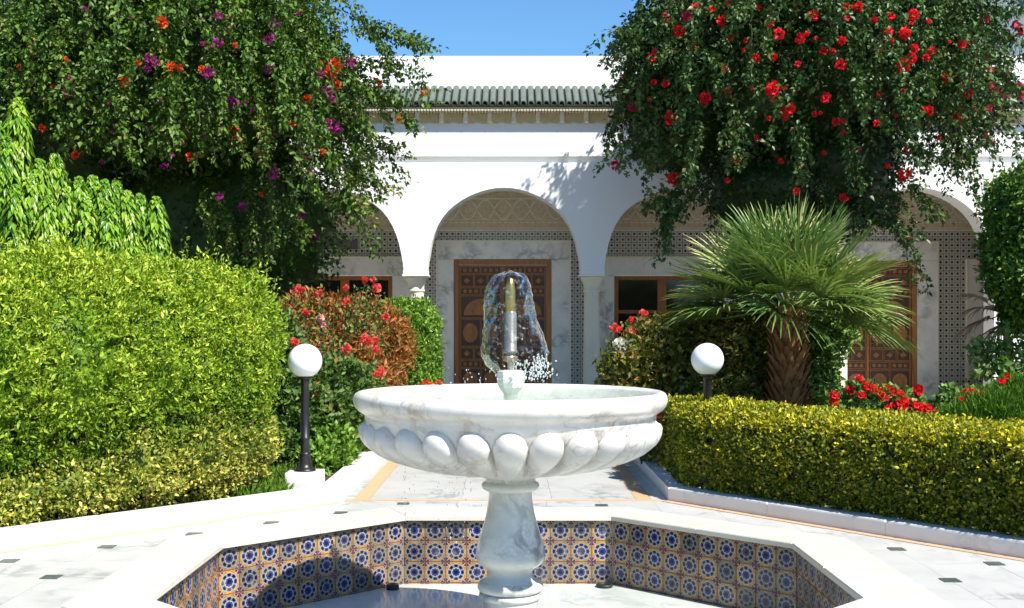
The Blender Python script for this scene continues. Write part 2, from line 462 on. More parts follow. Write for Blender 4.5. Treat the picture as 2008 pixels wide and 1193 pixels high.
class MB:
    """collects simple solids; build() links them as one mesh object"""
    def __init__(s):
        s.v, s.f, s.uv, s.sm = [], [], {}, []

    def face(s, pts, uv=None, smooth=False):
        i = len(s.v)
        s.v += [tuple(p) for p in pts]
        if uv: s.uv[len(s.f)] = uv
        s.f.append(list(range(i, i + len(pts))))
        s.sm.append(smooth)

    def grid(s, rows, close_u=False, smooth=True, flip=False):
        """rows: list of lists of points"""
        i0 = len(s.v)
        n = len(rows[0])
        for r in rows: s.v += [tuple(p) for p in r]
        for a in range(len(rows) - 1):
            for b in range(n if close_u else n - 1):
                c = (b + 1) % n
                q = [i0 + a * n + b, i0 + a * n + c, i0 + (a + 1) * n + c, i0 + (a + 1) * n + b]
                s.f.append(q[::-1] if flip else q)
                s.sm.append(smooth)

    def box(s, x0, x1, y0, y1, z0, z1, ch=0.0):
        if ch <= 0:
            c = [(x, y, z) for z in (z0, z1) for y in (y0, y1) for x in (x0, x1)]
            i = len(s.v); s.v += c
            for q in ((0, 2, 3, 1), (4, 5, 7, 6), (0, 1, 5, 4), (2, 6, 7, 3), (0, 4, 6, 2), (1, 3, 7, 5)):
                s.f.append([i + k for k in q]); s.sm.append(False)
            return
        bm = bmesh.new()
        bmesh.ops.create_cube(bm, size=1.0, matrix=Matrix.Translation(((x0 + x1) / 2, (y0 + y1) / 2, (z0 + z1) / 2)) @ Matrix.Diagonal((x1 - x0, y1 - y0, z1 - z0, 1)))
        bmesh.ops.bevel(bm, geom=bm.edges[:], offset=ch, segments=2, affect='EDGES', profile=0.5)
        s.bm(bm)

    def bm(s, bm):
        i = len(s.v)
        bm.verts.index_update()
        s.v += [tuple(v.co) for v in bm.verts]
        for f in bm.faces:
            s.f.append([i + v.index for v in f.verts]); s.sm.append(False)
        bm.free()

    def prism(s, poly, z0, z1, ch=0.0):
        """poly: counter-clockwise (x, y)"""
        n = len(poly)
        cxp = sum(p[0] for p in poly) / n; cyp = sum(p[1] for p in poly) / n
        rings = [[(x, y, z0) for x, y in poly]]
        if ch > 0:
            rings.append([(x, y, z1 - ch) for x, y in poly])
            ins = []
            for x, y in poly:
                d = math.hypot(x - cxp, y - cyp) or 1
                ins.append((x - (x - cxp) / d * ch * 1.2, y - (y - cyp) / d * ch * 1.2, z1))
            rings.append(ins)
        else:
            rings.append([(x, y, z1) for x, y in poly])
        s.grid(rings, True, False)
        s.face(rings[-1]); s.face(rings[0][::-1])

    def lathe(s, prof, n=48, cx=0, cy=0, smooth=True, cap=True):
        rows = [[(cx + r * math.cos(2 * PI * k / n), cy + r * math.sin(2 * PI * k / n), z) for k in range(n)] for r, z in prof]
        s.grid(rows, True, smooth)
        if cap:
            if prof[-1][0] > 1e-4: s.face(rows[-1])
            if prof[0][0] > 1e-4: s.face(rows[0][::-1])

    def tube(s, pts, rad, n=8, cap=True):
        pts = [Vector(p) for p in pts]
        if not hasattr(rad, '__len__'): rad = [rad] * len(pts)
        rows = []
        up = Vector((0.13, 0.31, 0.94))
        for i, p in enumerate(pts):
            d = (pts[min(i + 1, len(pts) - 1)] - pts[max(i - 1, 0)])
            d = d.normalized() if d.length > 1e-9 else Vector((0, 0, 1))
            a = d.cross(up)
            if a.length < 0.05: a = d.cross(Vector((1, 0, 0)))
            a.normalize(); b = d.cross(a)
            rows.append([p + (a * math.cos(2 * PI * k / n) + b * math.sin(2 * PI * k / n)) * rad[i] for k in range(n)])
        s.grid(rows, True, True, True)
        if cap:
            s.face(rows[0]); s.face(rows[-1][::-1])

    def mesh(s, name, mat):
        me = bpy.data.meshes.new(name)
        me.from_pydata(s.v, [], s.f)
        me.polygons.foreach_set('use_smooth', s.sm)
        if s.uv:
            uvl = me.uv_layers.new(name='UVMap')
            for fi, uv in s.uv.items():
                pl = me.polygons[fi]
                for k, li in enumerate(pl.loop_indices): uvl.data[li].uv = uv[k]
        me.materials.append(M[mat] if isinstance(mat, str) else mat)
        me.update()
        return me

    def build(s, name, mat, parent=None, loc=(0, 0, 0), rz=0.0, weld=False):
        me = s.mesh(name, mat)
        if weld:
            bm = bmesh.new(); bm.from_mesh(me)
            bmesh.ops.remove_doubles(bm, verts=bm.verts[:], dist=1e-4)
            bmesh.ops.recalc_face_normals(bm, faces=bm.faces[:])
            bm.to_mesh(me); bm.free()
        return add(name, me, parent, loc, rz)


def nrm(a):
    return a / np.maximum(np.linalg.norm(a, axis=1, keepdims=True), 1e-9)


def tri_mesh(name, V, T, mat, tint=None, smooth=False):
    me = bpy.data.meshes.new(name)
    nv, nt = len(V), len(T)
    me.vertices.add(nv); me.vertices.foreach_set('co', np.ascontiguousarray(V, dtype=np.float32).ravel())
    me.loops.add(nt * 3); me.loops.foreach_set('vertex_index', np.ascontiguousarray(T, dtype=np.int32).ravel())
    me.polygons.add(nt)
    me.polygons.foreach_set('loop_start', np.arange(0, nt * 3, 3, dtype=np.int32))
    if smooth: me.polygons.foreach_set('use_smooth', np.ones(nt, dtype=bool))
    me.update(calc_edges=True)
    if tint is not None:
        at = me.attributes.new('tint', 'FLOAT', 'FACE')
        at.data.foreach_set('value', np.ascontiguousarray(tint, dtype=np.float32))
    me.materials.append(M[mat])
    return me


def leaves(P, D, N, L, W, tint, fold=0.35, curl=0.15, mid=0.45):
    """folded leaf blades; returns vertex, triangle and tint arrays"""
    n = len(P)
    D = nrm(D); S = nrm(np.cross(D, N)); N2 = np.cross(S, D)
    L = np.broadcast_to(np.asarray(L, float), (n,))[:, None]; W = np.broadcast_to(np.asarray(W, float), (n,))[:, None]
    b = P
    tip = P + D * L - N2 * curl * L
    m = P + D * L * mid
    l = m + S * W * 0.5 + N2 * fold * W * 0.5
    r = m - S * W * 0.5 + N2 * fold * W * 0.5
    V = np.stack([b, l, tip, r], 1).reshape(-1, 3)
    i = np.arange(n)[:, None] * 4
    T = np.concatenate([i + [[0, 2, 1]], i + [[0, 3, 2]]], 1).reshape(-1, 3)
    return V, T, np.repeat(np.clip(tint, 0, 1), 2)


def merge(parts):
    Vs, Ts, ts, o = [], [], [], 0
    for V, T, t_ in parts:
        Vs.append(V); Ts.append(T + o); ts.append(t_); o += len(V)
    return np.concatenate(Vs), np.concatenate(Ts), np.concatenate(ts)


def leaf_obj(name, arrs, mat, parent=None, loc=(0, 0, 0)):
    V, T, t_ = merge(arrs) if isinstance(arrs, list) else arrs
    return add(name, tri_mesh(name, V - np.array(loc), T, mat, t_), parent)


def blob_points(blobs, n, shell=0.12, keep=0.82, zmin=None, lump=0.0):
    B = np.array(blobs, float)
    area = (B[:, 3] * B[:, 4] + B[:, 3] * B[:, 5] + B[:, 4] * B[:, 5])
    k = rng.choice(len(B), n, p=area / area.sum())
    d = nrm(rng.normal(size=(n, 3)))
    s = 1 - np.abs(rng.normal(size=n)) * shell + rng.normal(size=n) * 0.02
    if lump:
        s = s + lump * np.sin(d[:, 0] * 9 + k) * np.sin(d[:, 1] * 8 + 2 * k) * np.sin(d[:, 2] * 10 + k)
    P = B[k, :3] + d * B[k, 3:] * s[:, None]
    N = nrm(d / B[k, 3:])
    ok = np.ones(n, bool)
    for j in range(len(B)):
        q = np.linalg.norm((P - B[j, :3]) / B[j, 3:], axis=1)
        ok &= (q > keep) | (k == j)
    if zmin is not None: ok &= P[:, 2] > zmin
    return P[ok], N[ok]


def dress(P, N, L, W, out=0.6, up=0.2, spread=0.8, tint_mu=0.5, tint_sd=0.22, lv=0.25, fold=0.35, clump=0.0, curl=0.15):
    n = len(P)
    D = N * out + rng.normal(size=(n, 3)) * spread * 0.6 + np.array([0, 0, up])
    Nn = nrm(N + rng.normal(size=(n, 3)) * 0.45 + np.array([0, 0, 0.25]))
    k = np.clip(1 + rng.normal(size=n) * lv, 0.5, 1.7)
    tn = tint_mu + rng.normal(size=n) * tint_sd
    if clump:
        tn = tn + clump * (np.sin(P[:, 0] * 7.1 + P[:, 2] * 3.3) * np.sin(P[:, 1] * 6.3 + 1.7) + 0.6 * np.sin(P[:, 0] * 15 + P[:, 2] * 17) * np.sin(P[:, 1] * 13))
    return leaves(P - D * 0.0, D, Nn, L * k, W * k, tn, fold, curl)


def cluster(P, N, k, spread, lift=0.5):
    """k leaf seats around each point: tufts with darker gaps between"""
    n = len(P)
    h = np.abs(rng.normal(size=(n, 1))) * spread * lift
    Pc = np.repeat(P + N * h, k, 0) + rng.normal(size=(n * k, 3)) * spread * np.array([1, 1, 0.8])
    Nc = np.repeat(nrm(N + rng.normal(size=(n, 3)) * 0.45), k, 0)
    return Pc, nrm(Nc + rng.normal(size=Nc.shape) * 0.35)


def core(blobs, name, mat, parent, shrink=0.8, zmin=None):
    """opaque core closing a dense shrub, in dark leaf colours that stand for inner shade"""
    parts = []
    for (x, y, z, a, b, c) in blobs:
        bm = bmesh.new()
        bmesh.ops.create_icosphere(bm, subdivisions=3, radius=1)
        V = np.array([v.co[:] for v in bm.verts])
        T = np.array([[v.index for v in f.verts] for f in bm.faces])
        bm.free()
        V = V * (shrink + 0.06 * np.sin(V[:, [0]] * 9) * np.sin(V[:, [2]] * 8 + 1) + rng.normal(size=(len(V), 1)) * 0.02)
        V = V * [a, b, c] + [x, y, z]
        if zmin is not None: V[:, 2] = np.maximum(V[:, 2], zmin)
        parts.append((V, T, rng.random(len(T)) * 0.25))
    V, T, t_ = merge(parts)
    return add(name, tri_mesh(name, V, T, mat, t_), parent)


def flower_mesh(name, mat, rad, n=16, size=0.6, layers=2):
    parts = []
    for q in range(layers):
        rr = rad * (1.0 - 0.30 * q)
        d = nrm(rng.normal(size=(n, 3)))
        P = d * rr * 0.42
        parts.append(leaves(P, d, nrm(rng.normal(size=(n, 3))), rr * 0.62, rad * size * 1.25, rng.random(n), 0.3, 0.1, 0.6))
    V, T, t_ = merge(parts)
    return tri_mesh(name, V, T, mat, t_)


def here(o):
    """geometry given in world coordinates under a parent that stands elsewhere"""
    o.matrix_parent_inverse = Matrix.Translation(-o.parent.location)
    return o


def clip_poly(poly, nx, ny, d):
    """keep the side nx*x + ny*y <= d"""
    out = []
    for i in range(len(poly)):
        a, b = poly[i], poly[(i + 1) % len(poly)]
        da, db = nx * a[0] + ny * a[1] - d, nx * b[0] + ny * b[1] - d
        if da <= 0: out.append(a)
        if da * db < 0:
            k = da / (da - db)
            out.append((a[0] + (b[0] - a[0]) * k, a[1] + (b[1] - a[1]) * k))
    return out


def area2(p):
    return 0.5 * sum(p[i][0] * p[(i + 1) % len(p)][1] - p[(i + 1) % len(p)][0] * p[i][1] for i in range(len(p)))


# ================================================================ ground
BX, BY = -0.03, 7.24                       # middle of the octagonal basin
OCT = [(math.cos(k * PI / 4), math.sin(k * PI / 4)) for k in range(8)]


def octv(ap, z=None, cx=BX, cy=BY):
    R = ap / math.cos(PI / 8)
    r = [(cx + R * math.cos(PI / 8 + k * PI / 4), cy + R * math.sin(PI / 8 + k * PI / 4)) for k in range(8)]
    return [(x, y, z) for x, y in r] if z is not None else r


def ring_sheet(name, ap, outer, z, mat, label):
    m = MB()
    inn = octv(ap)
    # strips from the octagon to the outer outline, which has the same number of corners
    m.grid([[(x, y, z) for x, y in inn], [(x, y, z) for x, y in outer]], True, False, True)
    return tag(m.build(name, mat), label, kind='structure')


S_ = 400
ring_sheet('ground', 2.2, [(S_, BY + 150), (150, BY + S_), (-150, BY + S_), (-S_, BY + 150), (-S_, BY - 150), (-150, BY - S_), (150, BY - S_), (S_, BY - 150)],
           -0.06, 'gravel_ground', 'bare sandy ground around the villa garden')

KL = [(-6.28, 4.68), (-1.53, 10.04), (-1.53, 16.84)]      # inner foot of the kerb, left and right
KR = [(6.05, 4.13), (1.36, 10.13), (1.36, 16.84)]
ring_sheet('paving_bed', 2.2, [(7.0, 9.0), (1.9, 17.9), (-1.9, 17.9), (-7.0, 9.0), (-6.6, 4.4), (-3.0, -6.0), (3.0, -6.0), (6.4, 4.0)],
           -0.034, 'grout', 'mortar bed showing in the joints of the marble paving')

paving = bpy.data.objects.new('paving', None); COL.objects.link(paving)
tag(paving, 'white veined marble paving around the octagonal fountain basin', kind='structure')


def half_plane(a, b):
    """outward normal of the left-hand side of a->b"""
    dx, dy = b[0] - a[0], b[1] - a[1]
    l = math.hypot(dx, dy)
    n = (-dy / l, dx / l)
    return n[0], n[1], n[0] * a[0] + n[1] * a[1]


HL = half_plane(KL[0], KL[1])
HR = half_plane(KR[1], KR[0])
FARB = 10.12


def slab_piece(poly):
    poly = clip_poly(poly, *HL[:2], HL[2] - 0.085)
    if len(poly) > 2: poly = clip_poly(poly, *HR[:2], HR[2] - 0.085)
    if len(poly) > 2: poly = clip_poly(poly, 0, 1, FARB)
    out = []
    rest = poly
    for nx, ny in OCT:                     # cut the basin out
        if len(rest) < 3: break
        d = 2.36 + nx * BX + ny * BY
        o = clip_poly(rest, -nx, -ny, -d)
        if len(o) > 2 and abs(area2(o)) > 1e-3: out.append(o)
        rest = clip_poly(rest, nx, ny, d)
    return out


G = 0.0011
SW, SD = 0.465, 0.485
for side in (-1, 1):
    x0 = -2.79 if side < 0 else 2.62
    y0 = 8.01 if side < 0 else 7.92
    for i in range(-9, 7):
        for j in range(-10, 6):
            xa = x0 + (i * SW if side < 0 else -(i + 1) * SW)
            ya = y0 + j * SD
            if side < 0 and xa > -0.1 or side > 0 and xa + SW < -0.06: continue
            xb = xa + SW
            if side < 0: xb = min(xb, -0.085)
            else: xa = max(xa, -0.085)
            if xb - xa < 0.02: continue
            pcs = slab_piece([(xa + G, ya + G), (xb - G, ya + G), (xb - G, ya + SD - G), (xa + G, ya + SD - G)])
            if not pcs: continue
            m = MB()
            for p_ in pcs:
                if area2(p_) < 0: p_ = p_[::-1]
                m.prism(p_, -0.036, -0.0205 + random.uniform(-0.0006, 0.0006))
            m.build('slab', 'marble_paving', paving)
me_inlay = None
for side in (-1, 1):
    x0 = -2.79 if side < 0 else 2.62
    y0 = 8.01 if side < 0 else 7.92
    for i in range(-6, 6):
        for j in range(-5, 6):
            if (i + j) % 2: continue
            x, y = x0 - side * i * SW, y0 + j * SD
            if max((x - BX) * a + (y - BY) * b for a, b in OCT) < 2.45: continue
            if HL[0] * x + HL[1] * y > HL[2] - 0.16 or HR[0] * x + HR[1] * y > HR[2] - 0.16 or y > FARB - 0.06: continue
            if side * (x + 0.08) < 0.1: continue
            if me_inlay is None:
                m = MB(); m.prism([(-0.052, -0.052), (0.052, -0.052), (0.052, 0.052), (-0.052, 0.052)], -0.012, 0.004)
                me_inlay = m.mesh('inlay', 'dark_inlay')
            add('inlay', me_inlay, paving, (x, y, -0.0195), random.uniform(-0.03, 0.03))


def strip(a, b, w, off, z0, z1, mat, name, parent, piece=0.9, ch=0.0, gap=0.003):
    """stones laid along a->b, from off to off+w on the left-hand side"""
    dx, dy = b[0] - a[0], b[1] - a[1]
    l = math.hypot(dx, dy); ux, uy = dx / l, dy / l; nx, ny = -uy, ux
    k = max(1, round(l / piece)); st = l / k
    for q in range(k):
        s0, s1 = q * st + gap / 2, (q + 1) * st - gap / 2
        P = [(a[0] + ux * s + nx * o, a[1] + uy * s + ny * o) for s, o in ((s0, off), (s1, off), (s1, off + w), (s0, off + w))]
        m = MB(); m.prism(P, z0, z1 + random.uniform(-0.001, 0.001), ch)
        m.build(name, mat, parent)


# peach bands in the paving
strip(KL[0], KL[1], 0.07, -0.08, -0.036, -0.017, 'peach_stone', 'band_stone', paving, 1.1)
strip(KR[1], KR[0], 0.07, -0.08, -0.036, -0.017, 'peach_stone', 'band_stone', paving, 1.1)
strip((1.30, 10.13), (-1.45, 10.13), 0.055, -0.055, -0.036, -0.017, 'peach_stone', 'band_stone', paving, 0.8)
for xs in (-1.385, 1.09):
    strip((xs, 10.14), (xs, 16.84), 0.13, -0.13, -0.036, -0.0185, 'peach_stone', 'band_stone', paving, 0.9)
# slabs of the path to the villa
for y in np.arange(10.145, 16.5, 0.744):
    for xa, xb in ((-1.53, -1.388), (-1.252, -0.45), (-0.45, 0.35), (0.35, 1.087), (1.223, 1.36)):
        m = MB(); m.prism([(xa + G, y + G), (xb - G, y + G), (xb - G, y + 0.744 - G), (xa + G, y + 0.744 - G)], -0.036, -0.0205 + random.uniform(-0.001, 0.001))
        m.build('slab', 'marble_paving', paving)

# kerbs
for nm, K, lab in (('kerb', KL, 'white marble kerb in front of the large rounded bush and lamp'), ('kerb', KR, 'white marble kerb shaded by the low golden hedge')):
    kb = bpy.data.objects.new(nm, None); COL.objects.link(kb)
    kb.location = (K[1][0], K[1][1], 0)
    tag(kb, lab, kind='structure')
    before = set(COL.objects)
    if K is KL:
        strip(K[0], K[1], 0.27, 0.003, -0.04, 0.092, 'marble_kerb', 'kerb_stone', kb, 1.05, 0.012)
        strip(K[1], K[2], 0.16, 0.003, -0.04, 0.092, 'marble_kerb', 'kerb_stone', kb, 1.0, 0.012)
    else:
        strip(K[1], K[0], 0.27, 0.003, -0.04, 0.092, 'marble_kerb', 'kerb_stone', kb, 1.05, 0.012)
        strip(K[2], K[1], 0.16, 0.003, -0.04, 0.092, 'marble_kerb', 'kerb_stone', kb, 1.0, 0.012)
    for o in set(COL.objects) - before: here(o)

# planting beds
for lab, poly in (('dark soil of the planting bed under the big round bush', [(-6.5, 4.88), (-1.66, 10.3), (-1.66, 16.84), (-14, 16.84), (-14, 4.9)]),
                  ('dark soil of the planting bed behind the golden hedge', [(1.49, 16.84), (1.49, 10.35), (6.27, 4.35), (14, 4.4), (14, 16.84)])):
    m = MB(); m.prism(poly if area2(poly) > 0 else poly[::-1], -0.05, 0.045)
    tag(m.build('planting_bed', 'soil'), lab, kind='structure')

# ================================================================ basin
AP = 2.004
DEPTH = 0.55
basin = thing('fountain_basin', 'sunken octagonal basin lined with blue and orange star tiles', 'basin', (BX, BY, -DEPTH))
m = MB(); m.face([(x, y, -DEPTH) for x, y in octv(AP + 0.1)])
here(m.build('basin_floor', 'marble_floor_wet', basin))
side_len = 2 * AP * math.tan(PI / 8)
TS = side_len / 10
mt = MB()
e, h_ = TS / 2 - 0.0012, 0.006
fr = [(-e, 0, -e), (e, 0, -e), (e, 0, e), (-e, 0, e)]
b_ = 0.0025
ins = [(-e + b_, -h_, -e + b_), (e - b_, -h_, -e + b_), (e - b_, -h_, e - b_), (-e + b_, -h_, e - b_)]
mt.face(ins, uv=[(0.02, 0.02), (0.98, 0.02), (0.98, 0.98), (0.02, 0.98)])
for k in range(4):
    k2 = (k + 1) % 4
    mt.face([fr[k], fr[k2], ins[k2], ins[k]], uv=[(0.01, 0.5)] * 4)
me_tile = mt.mesh('tile', 'star_tile')
for k, (nx, ny) in enumerate(OCT):
    # the wall: its back plane AP + 0.012 from the middle, tiles proud of it
    a = math.atan2(ny, nx)
    hw = (AP + 0.012) * math.tan(PI / 8)
    ux, uy = -ny, nx
    mw = MB()
    c = (BX + nx * (AP + 0.012), BY + ny * (AP + 0.012))
    q = [(c[0] + ux * s, c[1] + uy * s, z) for s, z in ((hw, -DEPTH), (-hw, -DEPTH), (-hw, -0.001), (hw, -0.001))]
    tiled = k in (0, 1, 2, 3, 4)
    mw.face(q, uv=[(0, -3.3), (10, -3.3), (10, 0), (0, 0)])
    w = here(mw.build('basin_wall', 'grout' if tiled else 'star_tile', basin))
    if tiled:
        for row in range(4):
            for col in range(10):
                s = (4.5 - col) * TS
                p_ = (BX + nx * (AP + 0.010) + ux * s, BY + ny * (AP + 0.010) + uy * s, -0.042 - (row + 0.5) * TS)
                o = add('tile', me_tile, w, p_, a - PI / 2)
inn, out_ = octv(AP - 0.035), octv(AP + 0.39)
for k in range(8):
    a0, a1 = inn[k - 1], inn[k]
    b0, b1 = out_[k - 1], out_[k]
    for h in range(2):
        g = 0.0016
        f0, f1 = h / 2, (h + 1) / 2
        L_ = lambda p, q, f: (p[0] + (q[0] - p[0]) * f, p[1] + (q[1] - p[1]) * f)
        P = [L_(a0, a1, f0 + g / 2), L_(b0, b1, f0 + g / 2), L_(b0, b1, f1 - g / 2), L_(a0, a1, f1 - g / 2)]
        if area2(P) < 0: P = P[::-1]
        m = MB(); m.prism(P, -0.040, random.uniform(-0.0008, 0.0008), 0.008)
        here(m.build('coping_slab', 'marble_coping', basin))

m = MB()
R0, r0 = 0.055, 0.013
rows = [[((R0 + r0 * math.cos(b)) * math.cos(a), (R0 + r0 * math.cos(b)) * math.sin(a), r0 + r0 * math.sin(b)) for b in np.linspace(0, 2 * PI, 9)[:-1]] for a in np.linspace(0, 2 * PI, 29)]
m.grid(rows, True, True)
hr = m.build('hose_ring', 'rubber', None, (0.727, 9.14, -DEPTH + 0.001))
tag(hr, 'black rubber ring lying on the basin floor by the tiled wall', 'hose ring')
m = MB(); m.lathe([(0.05, 0), (0.05, 0.03), (0.035, 0.045), (0.0, 0.05)], 20)
dc = m.build('drain_cap', 'rubber', None, (-0.93, 9.06, -DEPTH + 0.001))
tag(dc, 'small dark drain cap in the back left corner of the basin', 'drain cap')

# ================================================================ fountain
FX = -0.01
SP = 314.9


def zc(v): return CAM_H - (v - HY) / SP


fountain = thing('fountain', 'white marble pedestal fountain with wide gadrooned bowl', 'fountain', (FX, BY, -DEPTH))
bowl_prof = [(0.159, 936), (0.24, 930), (0.32, 922), (0.476, 908), (0.60, 895), (0.72, 879), (0.80, 866), (0.85, 852), (0.878, 836), (0.892, 824), (0.902, 818),
             (0.900, 814), (0.906, 809), (0.925, 805), (0.945, 801), (0.960, 795), (0.969, 788), (0.972, 781), (0.968, 775), (0.958, 770), (0.944, 767.3), (0.930, 766.6), (0.914, 767.5), (0.895, 771), (0.875, 779), (0.80, 800), (0.6, 830), (0.3, 850), (0.001, 855)]
m = MB()
m.lathe([(r, zc(v)) for r, v in bowl_prof], 128, FX, BY, True, False)
here(m.build('bowl', 'marble_fountain', fountain))
# gadroons: egg-shaped lobes that follow the underside of the bowl
NG = 26
curve = [(0.896, 823), (0.888, 838), (0.862, 853), (0.806, 868), (0.72, 882.5), (0.60, 898), (0.476, 911), (0.34, 922)]
cr_ = np.array([(r, zc(v)) for r, v in curve])
seg = np.concatenate([[0], np.cumsum(np.hypot(*np.diff(cr_, axis=0).T))]); seg /= seg[-1]
ml = MB()
rows = []
NU, NTT = 13, 20
for it in range(NTT + 1):
    tt = (it / NTT) ** 1.3
    r = np.interp(tt, seg, cr_[:, 0]); z = np.interp(tt, seg, cr_[:, 1])
    t2 = min(1, tt + 0.02); t1 = max(0, tt - 0.02)
    tr_ = np.interp(t2, seg, cr_[:, 0]) - np.interp(t1, seg, cr_[:, 0]); tz = np.interp(t2, seg, cr_[:, 1]) - np.interp(t1, seg, cr_[:, 1])
    l = math.hypot(tr_, tz); nr, nz = -tz / l, tr_ / l            # outward normal
    sh = math.sqrt(max(0, 1 - max(0, (0.2 - tt) / 0.2) ** 2))
    sh *= 1 - 0.80 * (max(0, tt - 0.34) / 0.66) ** 1.9
    hw = PI / NG * 0.985 * sh
    bl = 0.080 * (sh ** 0.7) * (1 - 0.5 * tt)
    row = []
    for iu in range(NU):
        u = -1 + 2 * iu / (NU - 1)
        d = bl * max(0, 1 - abs(u) ** 2.3) ** 0.5 - 0.008
        rr = r + nr * d; zz = z + nz * d
        row.append((rr * math.cos(u * hw), rr * math.sin(u * hw), zz))
    rows.append(row)
ml.grid(rows, False, True, True)
me_lobe = ml.mesh('gadroon', 'marble_lobe')
for k in range(NG):
    o = add('gadroon', me_lobe, fountain, (FX, BY, 0), -PI / 2 + (k + 0.0) * 2 * PI / NG)
    here(o)


def px_lathe(prof, name, mat, n=64, dx=0):
    m = MB(); m.lathe([(r / SP, zc(v)) for r, v in prof[::-1]], n, FX + dx, BY)
    return here(m.build(name, mat, fountain))


px_lathe([(58, 928), (51, 934), (49, 940), (50, 945)], 'neck', 'marble_fountain')
px_lathe([(50, 944.5), (55, 947), (57, 952), (55, 957), (50, 960), (46, 962)], 'collar', 'marble_pedestal')
px_lathe([(43, 961.5), (42, 968), (43.5, 985), (47, 1005), (53, 1028), (60, 1050), (65.5, 1068), (68, 1082), (68, 1092), (64.5, 1101), (57, 1108), (50, 1112), (45, 1114)], 'baluster', 'marble_pedestal')
px_lathe([(45, 1113), (43.5, 1119), (44, 1128), (48, 1134), (54, 1138)], 'foot_neck', 'marble_pedestal')
px_lathe([(52, 1137.5), (60, 1140), (64, 1145), (64.5, 1151), (62, 1156), (57, 1158.5), (55, 1160)], 'base_torus', 'marble_pedestal')
px_lathe([(55, 1159.5), (61, 1162), (62, 1167), (60, 1171), (57, 1172.5)], 'base_disc', 'marble_pedestal')
px_lathe([(56, 1172), (56, 640 + (1.5 + DEPTH) * SP)], 'drum', 'marble_pedestal')
# marble cup and nozzle in the bowl
m = MB(); m.lathe([(r / SP, zc(v)) for r, v in [(10, 800), (14, 772), (19, 766), (24, 760), (27.5, 750), (28.5, 738), (27, 729), (22, 726), (0.01, 727)]], 9, FX, BY, False)
here(m.build('marble_cup', 'marble_fountain', fountain))
nz = here((lambda m: (m.lathe([(r / SP, zc(v)) for r, v in [(6, 727), (6, 712), (8, 710), (13, 708), (13.5, 699), (9, 697), (8.5, 694), (14, 692.5), (14, 688), (12.5, 686), (12.3, 615), (10.5, 611)]], 24, FX, BY), m.build('nozzle', 'steel', fountain))[1])(MB()))
m = MB(); m.lathe([(r / SP, zc(v)) for r, v in [(10.4, 612), (10, 570), (8, 560), (7, 548), (4, 546)]], 20, FX, BY)
m.build('nozzle_tip', 'brass', nz)
m = MB(); m.lathe([(r / SP, zc(v)) for r, v in [(13.6, 708.5), (14.5, 707), (14.5, 700), (13.6, 698.5)]], 6, FX, BY, False)
m.build('nut', 'brass', nz)

# water standing in the bowl
m = MB()
rows = [[(FX + r * math.cos(a), BY + r * math.sin(a), 1.081) for a in np.linspace(0, 2 * PI, 97)[:-1]] for r in (0.889, 0.5, 0.1)]
m.grid(rows, True, True); m.face(rows[-1])
tag(m.build('water', 'pool_water'), 'clear rippled water filling the marble fountain bowl', kind='structure')

# the bell of water
jet = thing('water_jet', 'glassy bell of water falling around the brass nozzle', 'water jet', (FX, BY, zc(727)))
vy = [535, 537, 545, 560, 580, 600, 620, 640, 660, 680, 695, 702, 715, 727, 737]
lw = [14, 27, 36, 44, 49, 52, 53, 54, 55, 57, 57, 54, 46, 33, 22]
rw = [12, 25, 35, 41, 45, 46.5, 49, 55, 64, 71, 74, 73, 66, 48, 30]
NB = 72
rows = []
r2 = np.random.default_rng(3)
ph = r2.random(8) * 6
yf = np.linspace(535, 737, 60)
for y in yf:
    L_ = np.interp(y, vy, lw); R_ = np.interp(y, vy, rw)
    row = []
    for k in range(NB):
        a = 2 * PI * k / NB
        w = (1 + math.cos(a)) / 2
        r = (L_ * (1 - w) + R_ * w)
        r *= 1 + 0.035 * math.sin(3 * a + y * 0.03 + ph[0]) + 0.03 * math.sin(7 * a - y * 0.05 + ph[1]) * min(1, (y - 535) / 60) + 0.018 * math.sin(13 * a + y * 0.11 + ph[2]) + 0.012 * math.sin(y * 0.33 + 5 * a)
        row.append((FX + r / SP * math.cos(a), BY + r / SP * math.sin(a), zc(y + 2.5 * math.sin(2 * a + 1) + 2 * math.sin(5 * a))))
    rows.append(row)
m = MB(); m.grid(rows, True, True)
keep_f, keep_s = [], []
for fi, f in enumerate(m.f):
    ra, kb = divmod(fi, NB)
    a = 2 * PI * kb / NB
    y = yf[ra]
    edge = 702 + 8 * math.sin(4 * a) + 6 * math.sin(9 * a + 1) if math.cos(a) > -0.45 else (726 + 10 * (math.cos(a) < -0.93))
    if y < edge:
        keep_f.append(f); keep_s.append(True)
m.f, m.sm = keep_f, keep_s
m.face(rows[0])
here(m.build('water_bell', 'bell_water', jet))


def drops(name, pts, rad, parent=None, stretch=1.0):
    bm = bmesh.new(); bmesh.ops.create_icosphere(bm, subdivisions=1, radius=1)
    v0 = np.array([v.co[:] for v in bm.verts]); t0 = np.array([[v.index for v in f.verts] for f in bm.faces]); bm.free()
    V = np.concatenate([v0 * [r, r, r * s] + p for p, r, s in zip(pts, rad, stretch)])
    T = np.concatenate([t0 + i * len(v0) for i in range(len(pts))])
    return add(name, tri_mesh(name, V, T, 'water_drop', None, True), parent)


